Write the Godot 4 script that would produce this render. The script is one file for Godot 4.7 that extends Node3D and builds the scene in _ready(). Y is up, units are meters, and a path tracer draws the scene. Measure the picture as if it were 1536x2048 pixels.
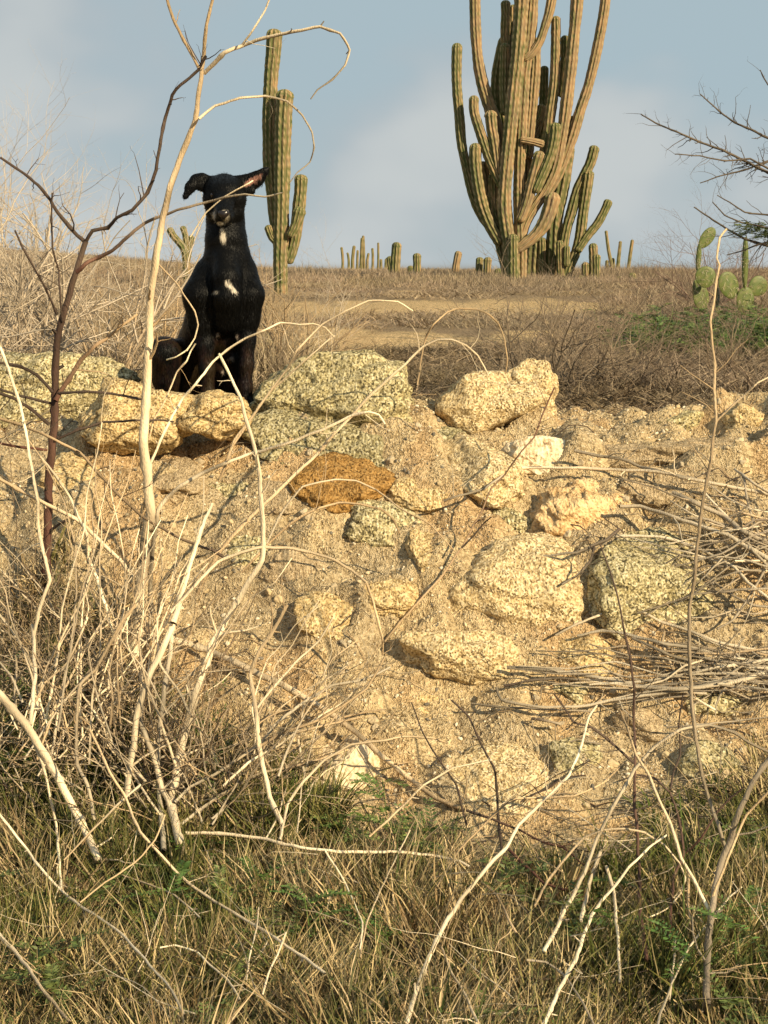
extends Node3D
# A dog on a rocky bank among dead shrubs, cacti on a dry plain behind.

const FOCAL := 3151.0        # focal length in pixels of the 1536 x 2048 photograph
const EYE := 1.5             # camera height
const PITCH := 0.15359       # camera looks 8.8 degrees down
var rng := RandomNumberGenerator.new()
var nz := FastNoiseLite.new()
var nz2 := FastNoiseLite.new()
var nclod := FastNoiseLite.new()
var ncrack := FastNoiseLite.new()
var names := {}
var profile := PackedFloat32Array()
var M := {}
var skirts := []          # soil washed up round each rock set in the bank: [x, d, half width, half depth]

# ---------------------------------------------------------------- helpers
class MB:
	var v := PackedVector3Array()
	var n := PackedVector3Array()
	var c := PackedColorArray()
	var i := PackedInt32Array()
	func mesh(origin := Vector3.ZERO) -> ArrayMesh:
		if origin != Vector3.ZERO:
			for k in v.size():
				v[k] -= origin
		var a := []
		a.resize(Mesh.ARRAY_MAX)
		a[Mesh.ARRAY_VERTEX] = v
		a[Mesh.ARRAY_NORMAL] = n
		a[Mesh.ARRAY_COLOR] = c
		a[Mesh.ARRAY_INDEX] = i
		var m := ArrayMesh.new()
		m.add_surface_from_arrays(Mesh.PRIMITIVE_TRIANGLES, a)
		return m
	func smooth() -> void:
		n.resize(v.size())
		n.fill(Vector3.ZERO)
		for k in range(0, i.size(), 3):
			var f := (v[i[k + 2]] - v[i[k]]).cross(v[i[k + 1]] - v[i[k]])
			n[i[k]] += f
			n[i[k + 1]] += f
			n[i[k + 2]] += f
		for k in n.size():
			n[k] = n[k].normalized()

func numbered(called: String) -> String:
	if not names.has(called):
		names[called] = 0
		return called
	names[called] += 1
	return "%s_%03d" % [called, names[called]]

func thing(called: String, label: String, category: String, at := Vector3.ZERO, group := "") -> Node3D:
	var o := Node3D.new()
	o.name = numbered(called)
	add_child(o)
	o.position = at
	meta(o, label, category, group)
	return o

func meta(o: Node3D, label: String, category: String, group := "", kind := "") -> void:
	if label: o.set_meta("label", label)
	if category: o.set_meta("category", category)
	if group: o.set_meta("group", group)
	if kind: o.set_meta("kind", kind)

func part(called: String, m: Mesh, mat: Material, parent: Node3D) -> MeshInstance3D:
	var o := MeshInstance3D.new()
	o.name = called
	o.mesh = m
	o.material_override = mat
	parent.add_child(o, true)
	return o

# direction of a pixel of the photograph, scaled so that it runs one metre away from the camera along the ground
func ray(u: float, w: float) -> Vector3:
	var x := (u - 768.0) / FOCAL
	var y := (1024.0 - w) / FOCAL
	var r := Vector3(x, -sin(PITCH) + y * cos(PITCH), -cos(PITCH) - y * sin(PITCH))
	return r / -r.z

func P(u: float, w: float, d: float) -> Vector3:
	return Vector3(0, EYE, 0) + ray(u, w) * d

func pixel(p: Vector3) -> Vector2:
	var q := p - Vector3(0, EYE, 0)
	var f := -q.y * sin(PITCH) - q.z * cos(PITCH)
	var y := q.y * cos(PITCH) - q.z * sin(PITCH)
	return Vector2(768.0 + FOCAL * q.x / f, 1024.0 - FOCAL * y / f)

func hit(u: float, w: float) -> float:
	var r := ray(u, w)
	var d := 1.5
	while d < 40.0:
		if EYE + r.y * d < H(r.x * d, d):
			return d
		d += 0.02
	return 40.0

# ---------------------------------------------------------------- ground
func make_profile() -> void:
	var cp := [[-40, 0.0], [2.6, 0.0], [3.2, 0.02], [3.8, 0.06], [4.02, 0.14], [4.3, 0.38], [4.6, 0.62], [4.9, 0.875], [5.1, 0.985], [5.3, 1.02], [5.7, 1.01], [6.3, 0.95], [8.0, 0.98], [9.5, 1.04], [13.0, 1.17], [18.0, 1.27], [22.0, 1.33], [27.0, 1.39], [31.0, 1.40], [40.0, 1.28], [60.0, 0.6], [120.0, -1.5]]
	var k := 0
	var d := -2.0
	while d < 110.0:
		while k < cp.size() - 2 and cp[k + 1][0] < d:
			k += 1
		profile.append(lerpf(cp[k][1], cp[k + 1][1], (d - cp[k][0]) / (cp[k + 1][0] - cp[k][0])))
		d += 0.05
	for pass_ in 3:
		var s := profile.duplicate()
		for j in range(2, s.size() - 2):
			profile[j] = (s[j - 2] + s[j - 1] + s[j] + s[j + 1] + s[j + 2]) / 5.0

func prof(d: float) -> float:
	var f := (d + 2.0) / 0.05
	if f < 0: return 0.0
	var j := int(f)
	if j > profile.size() - 2: return profile[profile.size() - 1] - (d - 109.0) * 0.02
	return lerpf(profile[j], profile[j + 1], f - j)

func H(x: float, d: float) -> float:
	var e := d + 0.14 * nz.get_noise_2d(x * 9.0, d * 5.0) * smoothstep(3.2, 4.4, d)
	var h := prof(e)
	var bank := smoothstep(3.7, 4.2, d) * (1.0 - smoothstep(5.3, 6.4, d))
	h += bank * 0.07 * nz.get_noise_2d(x * 26.0 + 50.0, d * 26.0)
	h += 0.05 * nz.get_noise_2d(x * 6.0, d * 6.0 + 300.0)
	if d > 9.0:
		h += smoothstep(12.0, 26.0, d) * 0.38 * smoothstep(-1.5, -8.0, x)
	return h

func Hfine(x: float, d: float) -> float:
	var h := H(x, d)
	if d > 3.7 and d < 5.6:
		for m in skirts:
			var ex: float = (x - m[0]) / m[2]
			if absf(ex) > 1.7: continue
			var ed: float = (d - m[1]) / m[3]
			if absf(ed) > 1.7: continue
			var t := sqrt(ex * ex + ed * ed) - 1.0
			h += m[2] * 0.22 * exp(-t * t * 16.0) * maxf(0.0, 0.45 + 1.7 * nz2.get_noise_2d(x * 4.5 + 3.0, d * 4.5))
	var bank := smoothstep(3.7, 4.1, d) * (1.0 - smoothstep(5.5, 6.6, d))
	if bank > 0.0:
		h += bank * 0.03 * nclod.get_noise_2d(x, d)
		h += bank * 0.026 * nz2.get_noise_2d(x * 2.2, d * 2.2)
		h += bank * 0.012 * nz2.get_noise_2d(x * 9.0, d * 9.0 + 30.0)
		var r := absf(ncrack.get_noise_2d(x, d))
		h += bank * (0.07 * minf(r, 0.4) - 0.012 - 0.012 * (1.0 - smoothstep(0.0, 0.05, r)))
	elif d < 30.0:
		h += 0.012 * nz2.get_noise_2d(x * 1.5, d * 1.5)
	return h

func grow(a: Array, to: float, step: float, f: float) -> void:
	var p: float = a[-1]
	while p < to:
		step *= f
		p += step
		a.append(p)

func make_ground() -> void:
	var half := []
	var x := 0.0
	while x < 1.9:
		half.append(x)
		x += 0.0125
	half.append(1.9)
	grow(half, 700.0, 0.0125, 1.16)
	var xs := PackedFloat32Array()
	for k in range(half.size() - 1, 0, -1):
		xs.append(-half[k])
	for p in half:
		xs.append(p)
	var ds := [-60.0, -30.0, -12.0, -5.0, -2.0, 0.0, 1.0, 1.6, 2.0, 2.3]
	var d := 2.35
	while d < 3.75:
		ds.append(d)
		d += 0.03
	while d < 5.5:
		ds.append(d)
		d += 0.0115
	while d < 7.0:
		ds.append(d)
		d += 0.028
	ds.append(7.0)
	grow(ds, 900.0, 0.03, 1.045)
	var nx := xs.size()
	var mb := MB.new()
	mb.v.resize(nx * ds.size())
	mb.c.resize(nx * ds.size())
	var berm := Color(0.76, 0.60, 0.365)
	var grey := Color(0.64, 0.52, 0.335)
	var orange := Color(0.72, 0.52, 0.295)
	var litter := Color(0.44, 0.34, 0.225)
	var sand := Color(0.92, 0.69, 0.39)
	for j in ds.size():
		var dd: float = ds[j]
		for k in nx:
			var xx := xs[k]
			mb.v[j * nx + k] = Vector3(xx, Hfine(xx, dd), -dd)
			var g := nz.get_noise_2d(xx * 22.0 + 900.0, dd * 22.0)
			var g2 := nz2.get_noise_2d(xx * 1.3 - 70.0, dd * 1.3)
			var c := berm.lerp(grey, smoothstep(-0.05, 0.3, g + 0.4 * g2)).lerp(orange, smoothstep(0.12, 0.4, -g + 0.3 * g2))
			if dd > 5.3:
				var s := 1.0 - smoothstep(5.55, 5.95, dd + 0.3 * g)
				var open := 0.0
				if dd > 8.0:
					var strip := maxf(exp(-pow((dd - 13.4) / 1.2, 2.0)), maxf(exp(-pow((dd - 9.9) / 0.8, 2.0)), 0.7 * exp(-pow((dd - 16.5) / 0.5, 2.0))))
					open = smoothstep(0.35, 0.6, strip * (1.0 - smoothstep(0.6, 1.2, absf(xx / dd - 0.03) / 0.17)) + 0.5 * nz.get_noise_2d(xx * 12.0, dd * 25.0) + 0.3 * g2)
				c = litter.lerp(sand, open).lerp(c, s)
			mb.c[j * nx + k] = c
	for j in ds.size() - 1:
		for k in nx - 1:
			var a := j * nx + k
			mb.i.append_array(PackedInt32Array([a, a + nx, a + 1, a + 1, a + nx, a + nx + 1]))
	mb.smooth()
	var o := part("ground", mb.mesh(), M.soil, self)
	meta(o, "sandy stony ground rising into a bank and a dry plain", "ground", "", "structure")

# ---------------------------------------------------------------- textures and materials
func noise_bytes(size: int, freq: float, kind: int, sd: int, octaves := 1, ret := -1) -> PackedByteArray:
	var f := FastNoiseLite.new()
	f.noise_type = kind
	f.frequency = freq
	f.seed = sd
	f.fractal_type = FastNoiseLite.FRACTAL_FBM if octaves > 1 else FastNoiseLite.FRACTAL_NONE
	f.fractal_octaves = octaves
	if ret >= 0: f.cellular_return_type = ret
	var im := f.get_seamless_image(size, size, false, false, 0.1, true)
	im.convert(Image.FORMAT_L8)
	return im.get_data()

func lut(stops: Array) -> PackedColorArray:
	var g := Gradient.new()
	var off := PackedFloat32Array()
	var col := PackedColorArray()
	for s in stops:
		off.append(s[0])
		col.append(s[1])
	g.offsets = off
	g.colors = col
	var out := PackedColorArray()
	for k in 256:
		out.append(g.sample(k / 255.0))
	return out

# grains of mineral: every cell its own tone, broken by finer noise, drifting in patches
func speckle(size: int, freq: float, sd: int, stops: Array, wc: float, wf: float, wp: float) -> Array:
	var A := noise_bytes(size, freq, FastNoiseLite.TYPE_CELLULAR, sd, 1, FastNoiseLite.RETURN_CELL_VALUE)
	var B := noise_bytes(size, freq * 1.3, FastNoiseLite.TYPE_SIMPLEX, sd + 1, 3)
	var C := noise_bytes(size, freq * 0.12, FastNoiseLite.TYPE_SIMPLEX, sd + 2, 3)
	var L := lut(stops)
	var bytes := PackedByteArray()
	bytes.resize(size * size * 3)
	var hb := PackedByteArray()
	hb.resize(size * size)
	for k in size * size:
		var q := clampi(int(128.0 + wc * (A[k] - 128) + wf * (B[k] - 128) + wp * (C[k] - 128)), 0, 255)
		var c := L[q]
		bytes[k * 3] = int(c.r * 255.0)
		bytes[k * 3 + 1] = int(c.g * 255.0)
		bytes[k * 3 + 2] = int(c.b * 255.0)
		hb[k] = q
	return [ImageTexture.create_from_image(Image.create_from_data(size, size, false, Image.FORMAT_RGB8, bytes)), ImageTexture.create_from_image(Image.create_from_data(size, size, false, Image.FORMAT_L8, hb))]

func stone(tex: Array, tint: Color, metres: float, relief: float, vertex := false) -> StandardMaterial3D:
	var m := StandardMaterial3D.new()
	m.albedo_color = tint
	m.albedo_texture = tex[0]
	m.roughness = 0.95
	m.metallic_specular = 0.25
	m.uv1_triplanar = true
	m.uv1_world_triplanar = true
	m.uv1_scale = Vector3.ONE / metres
	m.heightmap_enabled = true
	m.heightmap_texture = tex[1]
	m.heightmap_scale = relief
	m.vertex_color_use_as_albedo = vertex
	return m

func matte(c: Color, rough := 0.9, spec := 0.3) -> StandardMaterial3D:
	var m := StandardMaterial3D.new()
	m.albedo_color = c
	m.vertex_color_use_as_albedo = true
	m.roughness = rough
	m.metallic_specular = spec
	return m

func s(r: float, g: float, b: float) -> Color:
	return Color(r / 255.0, g / 255.0, b / 255.0)

func make_materials() -> void:
	var gold := speckle(512, 0.16, 11, [[0.0, s(72, 62, 48)], [0.25, s(134, 116, 86)], [0.42, s(188, 168, 128)], [0.6, s(218, 200, 160)], [0.85, s(238, 226, 196)], [1.0, s(244, 236, 214)]], 0.95, 0.5, 0.25)
	var grey := speckle(512, 0.16, 31, [[0.0, s(46, 44, 38)], [0.28, s(98, 90, 70)], [0.45, s(154, 143, 108)], [0.62, s(198, 186, 148)], [0.85, s(228, 219, 192)], [1.0, s(238, 232, 214)]], 0.95, 0.5, 0.3)
	var white := speckle(512, 0.05, 51, [[0.0, s(96, 80, 62)], [0.24, s(170, 148, 118)], [0.42, s(216, 200, 172)], [0.7, s(236, 228, 210)], [1.0, s(243, 238, 226)]], 0.3, 0.7, 0.5)
	var soil := speckle(1024, 0.11, 71, [[0.0, s(104, 94, 80)], [0.2, s(162, 152, 136)], [0.36, s(214, 207, 195)], [0.6, s(236, 232, 224)], [0.8, s(252, 250, 245)], [1.0, s(255, 255, 255)]], 0.8, 0.75, 0.3)
	M.gold = stone(gold, s(252, 242, 224), 0.38, 0.35)
	M.gold_brown = stone(gold, s(244, 230, 204), 0.36, 0.35)
	M.rust = stone(gold, s(196, 164, 118), 0.37, 0.4)
	M.moss = stone(grey, s(242, 236, 214), 0.42, 0.35)
	M.grey = stone(grey, s(246, 240, 220), 0.40, 0.35)
	M.blue = stone(grey, s(222, 218, 200), 0.42, 0.35)
	M.white = stone(white, s(255, 246, 228), 0.5, 0.6)
	M.caliche = stone(white, s(248, 224, 188), 0.45, 0.8)
	M.soil = stone(soil, Color(1, 1, 1), 0.7, 1.2, true)
	M.crust = stone(soil, s(222, 200, 164), 0.5, 0.9)
	M.pebble = matte(Color.WHITE, 0.9)
	M.bark = matte(Color.WHITE, 0.85, 0.3)
	var bn := FastNoiseLite.new()
	bn.frequency = 0.05
	var bt := ImageTexture.create_from_image(bn.get_seamless_image(256, 256))
	M.bark.heightmap_enabled = true
	M.bark.heightmap_texture = bt
	M.bark.heightmap_scale = 0.25
	M.bark.uv1_triplanar = true
	M.bark.uv1_scale = Vector3(18, 5, 18)
	M.grass = matte(Color.WHITE, 0.75, 0.3)
	M.grass.backlight_enabled = true
	M.grass.backlight = Color(0.16, 0.15, 0.06)
	M.straw = matte(Color.WHITE, 0.85, 0.2)
	M.leaf = matte(Color.WHITE, 0.55, 0.4)
	M.leaf.backlight_enabled = true
	M.leaf.backlight = Color(0.12, 0.16, 0.04)
	M.cactus = matte(Color.WHITE, 0.7, 0.35)
	M.pad = matte(Color.WHITE, 0.5, 0.4)
	M.coat = matte(Color.WHITE, 0.38, 0.2)
	var ft := ImageTexture.create_from_image(bn.get_seamless_image(256, 256))
	M.coat.heightmap_enabled = true
	M.coat.heightmap_texture = ft
	M.coat.heightmap_scale = 0.16
	M.coat.uv1_triplanar = true
	M.coat.uv1_scale = Vector3(20, 4, 20)
	M.eye = matte(Color.WHITE, 0.05, 0.6)
	M.nose = matte(Color.WHITE, 0.3, 0.5)

# ---------------------------------------------------------------- tubes
func resample(p: PackedVector3Array, r: PackedFloat32Array, step: float, stiff := 0.0) -> Array:
	var op := PackedVector3Array()
	var orr := PackedFloat32Array()
	var n := p.size()
	for k in n - 1:
		var a := p[maxi(k - 1, 0)]
		var b := p[k]
		var c := p[k + 1]
		var e := p[mini(k + 2, n - 1)]
		var m := maxi(1, int((c - b).length() / step))
		for q in m:
			var t := float(q) / m
			op.append(b.cubic_interpolate(c, a, e, t).lerp(b.lerp(c, t), stiff))
			orr.append(lerpf(r[k], r[k + 1], t))
	op.append(p[n - 1])
	orr.append(r[n - 1])
	return [op, orr]

func tube(mb: MB, p: PackedVector3Array, r: PackedFloat32Array, sides: int, c0: Color, c1: Color, mottle := 0.25) -> void:
	var n := p.size()
	if n < 2: return
	var base := mb.v.size()
	var t := (p[1] - p[0]).normalized()
	var nn := t.cross(Vector3(0.31, 0.2, 0.93)).normalized()
	for k in n:
		t = (p[mini(k + 1, n - 1)] - p[maxi(k - 1, 0)]).normalized()
		nn = (nn - t * nn.dot(t)).normalized()
		var b := t.cross(nn)
		var c := c0.lerp(c1, float(k) / (n - 1))
		for q in sides:
			var a := TAU * q / sides
			var o := nn * cos(a) + b * sin(a)
			mb.v.append(p[k] + o * r[k])
			mb.n.append(o)
			var w := 1.0 + mottle * 2.0 * nz2.get_noise_3d(p[k].x * 9.0 + o.x * 0.6, p[k].y * 9.0 + o.y * 0.6, p[k].z * 9.0)
			mb.c.append(Color(c.r * w, c.g * w, c.b * w))
	for k in n - 1:
		for q in sides:
			var a := base + k * sides + q
			var b2 := base + k * sides + (q + 1) % sides
			mb.i.append_array(PackedInt32Array([a, a + sides, b2, b2, a + sides, b2 + sides]))
	for end in [0, n - 1]:
		var o0: int = base + end * sides
		for q in range(1, sides - 1):
			if end == 0: mb.i.append_array(PackedInt32Array([o0, o0 + q, o0 + q + 1]))
			else: mb.i.append_array(PackedInt32Array([o0, o0 + q + 1, o0 + q]))

func rdir() -> Vector3:
	return Vector3(rng.randfn(), rng.randfn(), rng.randfn()).normalized()

# a crooked twig that bends as it grows; forks while level lasts
func twig(mb: MB, at: Vector3, dir: Vector3, length: float, r: float, level: int, c0: Color, c1: Color, crook: float, up: float, forks: float, thorns := 0.0) -> void:
	var n := maxi(3, int(length / 0.035))
	n = mini(n, 12)
	var p := PackedVector3Array([at])
	var rr := PackedFloat32Array([r])
	var q := at
	var step := length / n
	for k in n:
		dir = (dir + rdir() * crook + Vector3.UP * up).normalized()
		q += dir * step
		p.append(q)
		rr.append(lerpf(r, r * 0.45, float(k + 1) / n))
		if level > 0 and rng.randf() < forks / n * 2.0 and k > 0:
			var side := dir.cross(rdir()).normalized()
			twig(mb, q, (dir * 0.75 + side * rng.randf_range(0.5, 1.0)).normalized(), length * rng.randf_range(0.35, 0.65), rr[-1] * 0.7, level - 1, c1, c1, crook, up, forks, thorns)
		if rng.randf() < thorns:
			var th := dir.cross(rdir()).normalized()
			tube(mb, PackedVector3Array([q, q + (th + dir * 0.5) * rng.randf_range(0.008, 0.02)]), PackedFloat32Array([rr[-1] * 0.6, 0.0003]), 3, c1, c1, 0.1)
	tube(mb, p, rr, 4 if r > 0.0025 else 3, c0, c1)

# ---------------------------------------------------------------- rocks
func rock_mesh(rad: Vector3, sd: int, rough: float, cuts: int, flute := 0.0, res := 26) -> ArrayMesh:
	var r := RandomNumberGenerator.new()
	r.seed = sd
	var planes := []
	for k in cuts + 3:
		var d := Vector3(r.randfn(), r.randfn(), r.randfn()).normalized()
		planes.append([d, r.randf_range(0.58, 0.86)])
	var f := FastNoiseLite.new()
	f.seed = sd
	f.frequency = 1.0
	f.fractal_octaves = 4
	var mb := MB.new()
	var index := {}
	for face in 6:
		for j in res + 1:
			for k in res + 1:
				var a := tan((float(k) / res - 0.5) * PI / 2.0)
				var b := tan((float(j) / res - 0.5) * PI / 2.0)
				var d: Vector3 = [Vector3(1, b, -a), Vector3(-1, b, a), Vector3(a, 1, -b), Vector3(a, -1, b), Vector3(a, b, 1), Vector3(-a, b, -1)][face]
				d = d.normalized()
				var key := Vector3i((d * 20000.0).round())
				if index.has(key): continue
				index[key] = mb.v.size()
				var q := pow(pow(absf(d.x), 2.5) + pow(absf(d.y), 2.5) + pow(absf(d.z), 2.5), -1.0 / 2.5)
				for pl in planes:
					var c: float = d.dot(pl[0])
					if c > 0.05:
						var lim: float = pl[1] / c
						var hh := clampf(0.5 + 0.5 * (lim - q) / 0.045, 0.0, 1.0)
						q = lerpf(lim, q, hh) - 0.045 * hh * (1.0 - hh)
				q *= 1.0 + 0.26 * f.get_noise_3dv(d * 1.1) + rough * 0.5 * f.get_noise_3dv(d * 3.2 + Vector3(7, 0, 0)) + rough * 0.22 * f.get_noise_3dv(d * 11.0)
				if flute > 0.0:
					q *= 1.0 - flute * pow(absf(f.get_noise_2d(d.x * 4.2 + 0.4 * d.y, d.z * 2.5)) * 2.2, 0.7) * smoothstep(-0.1, 0.35, d.z)
				mb.v.append(d * q * rad)
				mb.c.append(Color.WHITE)
	for face in 6:
		for j in res:
			for k in res:
				var ids := []
				for o in [[0, 0], [1, 0], [0, 1], [1, 1]]:
					var a := tan((float(k + o[0]) / res - 0.5) * PI / 2.0)
					var b := tan((float(j + o[1]) / res - 0.5) * PI / 2.0)
					var d: Vector3 = [Vector3(1, b, -a), Vector3(-1, b, a), Vector3(a, 1, -b), Vector3(a, -1, b), Vector3(a, b, 1), Vector3(-a, b, -1)][face]
					ids.append(index[Vector3i((d.normalized() * 20000.0).round())])
				mb.i.append_array(PackedInt32Array([ids[0], ids[2], ids[1], ids[1], ids[2], ids[3]]))
	mb.smooth()
	return mb.mesh()

# u, w: middle of the rock in the photograph; hw, hh: half its width and height there; deep: depth against width
func rock(u: float, w: float, hw: float, hh: float, deep: float, mat: String, label: String, sd: int, rough := 0.10, cuts := 5, turn := 0.0, tilt := 0.0, flute := 0.0, d := 0.0, bury := 0.46) -> void:
	var set_in := d == 0.0
	if set_in: d = hit(u, w)
	var k := d / FOCAL
	var rz := hw * k * deep
	var ry := hh * k * 1.12
	var lean := 0.0
	if set_in:
		# lies in the bank: flat side along the slope, sunk by a part of its thickness
		var x := ray(u, w).x * d
		var slope := atan((H(x, d + 0.12) - H(x, d - 0.12)) / 0.24)
		rz *= 0.8
		lean = -(PI * 0.5 - slope)
		ry = hh * k / maxf(0.45, sin(slope + 0.2)) * 1.1
	else:
		d += rz * 0.45
	k = d / FOCAL
	var p := P(u, w, d)
	if set_in: p -= Vector3(0, -sin(lean), cos(lean)) * rz * bury
	var o := MeshInstance3D.new()
	o.name = numbered("boulder")
	add_child(o)
	skirts.append([p.x, -p.z, hw * k, ry * cos(PI * 0.5 + lean) if set_in else rz])
	o.mesh = rock_mesh(Vector3(hw * k * 1.06, ry, rz), sd, rough, cuts, flute, 34 if hw > 120 else 24)
	o.material_override = M[mat]
	o.position = p
	o.basis = Basis(Vector3.RIGHT, lean) * Basis(Vector3.UP, turn) * Basis(Vector3.BACK, tilt)
	meta(o, label, "rock")

func make_rocks() -> void:
	rock(105, 785, 150, 72, 0.8, "grey", "grey-green speckled boulder by the dark thorny stem", 3, 0.10, 4, 0.2, 0.0, 0.0, 5.45, 0.1)
	rock(272, 832, 108, 64, 0.9, "gold_brown", "crumbling tan rock under the pale tall sapling, beside the dog's haunch", 5, 0.12, 1, 0.0, 0.0, 0.0, 4.97)
	rock(424, 838, 66, 48, 0.9, "gold_brown", "small rounded yellow rock hiding the dog's front paw", 8, 0.10, 0, 0.0, 0.0, 0.0, 4.97)
	rock(682, 815, 172, 96, 0.75, "moss", "large yellow-green speckled boulder with a flat top beside the dog", 12, 0.05, 1, 0.0, 0.0, 0.0, 5.12, 0.1)
	rock(705, 880, 205, 62, 0.45, "blue", "broad bluish grey rock slab below the yellow-green boulder", 14, 0.09, 5, 0.0, -0.06, 0.0, 0.0, 0.3)
	rock(985, 808, 112, 70, 0.85, "gold", "golden speckled boulder sloping up to a round knob", 17, 0.07, 7, 0.0, 0.22, 0.0, 5.2, 0.1)
	rock(1056, 790, 54, 60, 0.9, "gold", "knob-shaped golden rock on the end of the golden boulder", 19, 0.06, 4, 0.3, 0.0, 0.0, 5.22, 0.1)
	rock(948, 922, 68, 58, 0.9, "gold", "small golden rock left of the white stone", 21, 0.10, 4, 0.0, 0.5)
	rock(1080, 922, 78, 34, 0.7, "white", "smooth chalk-white stone on the bank", 24, 0.10, 6, 0.0, -0.04, 0.0, 0.0, 0.05)
	rock(690, 962, 102, 56, 0.5, "rust", "rust-brown rock under the bluish slab", 26, 0.16, 1, 0.0, -0.2, 0.0, 0.0, 0.58)
	rock(1045, 1165, 152, 84, 0.7, "gold", "big rounded speckled boulder with a dark crack below", 29, 0.07, -1, 0.0, -0.1)
	rock(1340, 1175, 156, 128, 0.8, "grey", "large grey boulder half buried under fallen branches", 33, 0.06, 6, 0.25, 0.0, 0.0, 0.0, 0.1)
	rock(1190, 1012, 125, 80, 0.7, "caliche", "orange crusted ledge with vertical flutes", 36, 0.14, 6, 0.0, 0.0, 0.12)
	rock(1380, 915, 210, 48, 0.45, "crust", "long pebbly crust of pale soil along the bank top", 39, 0.25, 3, 0.0, 0.05, 0.0, 5.0)
	rock(1365, 850, 72, 30, 0.8, "moss", "low mossy rock on the bank behind the thin upright stem", 41, 0.10, 5, 0.0, 0.0, 0.0, 5.2)
	rock(1510, 852, 62, 44, 0.9, "gold_brown", "brown mottled rock at the end of the pebbly crust", 43, 0.15, 4, 0.0, 0.0, 0.0, 5.1)
	rock(915, 1305, 118, 48, 0.6, "gold", "pale yellow flat rock sunk into the bank", 47, 0.06, -1, 0.0, -0.06, 0.0, 0.0, 0.1)
	rock(846, 1095, 34, 42, 0.7, "gold_brown", "small orange rock beside a dark crack", 49, 0.1, 4)
	rock(1000, 1585, 122, 72, 0.5, "gold", "cream speckled rock at the foot of the bank", 53, 0.06, -1, 0.0, 0.0, 0.0, 0.0, 0.0)
	rock(692, 1555, 74, 72, 0.6, "white", "white pitted rock behind the bleached branches", 57, 0.26, 5, 0.0, 0.0, 0.0, 0.0, -0.15)
	rock(1152, 1500, 50, 36, 0.7, "moss", "small yellow-green stone above the cream rock", 59, 0.1, 4)
	rock(1425, 1518, 58, 34, 0.7, "moss", "olive brown stone half hidden by a brown arching stem", 61, 0.12, 4)
	rock(1165, 1312, 92, 40, 0.5, "gold_brown", "sandy hump of rock below the rounded boulder", 63, 0.12, 3)
	rock(1148, 1384, 44, 22, 0.6, "grey", "little dark speckled stone between fallen branches", 67, 0.12, 4)
	rock(145, 950, 66, 50, 0.6, "gold_brown", "brown crumbling rock behind the dark thorny stem", 69, 0.18, 4)
	rock(1020, 1040, 40, 26, 0.6, "grey", "small grey stone set in dark soil beside the fluted ledge", 71, 0.2, 5)
	rock(660, 1225, 70, 44, 0.5, "gold_brown", "brown speckled rock behind the bleached arch", 73, 0.12, 4)
	rock(1340, 972, 90, 30, 0.5, "crust", "pale pebbly lump beside the orange ledge", 77, 0.25, 3)

	var flats := [[565, 985, 64, 36, "low tan stone below the left end of the bluish slab"], [835, 985, 62, 30, "thin flat stone between the rust-brown rock and the fluted ledge"], [765, 1045, 84, 40, "broad flat stone under the rust-brown rock"], [605, 1140, 74, 40, "flat stone under the pale arching wands"], [775, 1185, 62, 34, "flat stone left of the big rounded boulder"], [500, 1110, 60, 40, "sandy stone right of the pale tall sapling"], [1290, 1445, 64, 26, "thin stone under the flattened dead shrub"], [855, 1420, 74, 28, "thin stone below the pale yellow flat rock"], [455, 990, 54, 32, "sandy stone below the small rounded yellow rock"], [345, 955, 62, 42, "sandy stone beside the pale tall sapling, under the tan rock"], [1250, 1130, 40, 30, "small stone wedged between the rounded and the grey boulder"], [1420, 1400, 60, 26, "thin stone behind the slender sapling, below the grey boulder"]]
	for k in flats.size():
		var q: Array = flats[k]
		rock(q[0], q[1], q[2], q[3], 0.55, ["crust", "gold_brown", "grey"][k % 3], q[4], 300 + k, 0.14, 1, 0.0, rng.randf_range(-0.3, 0.3), 0.0, 0.0, 0.5)

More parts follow.
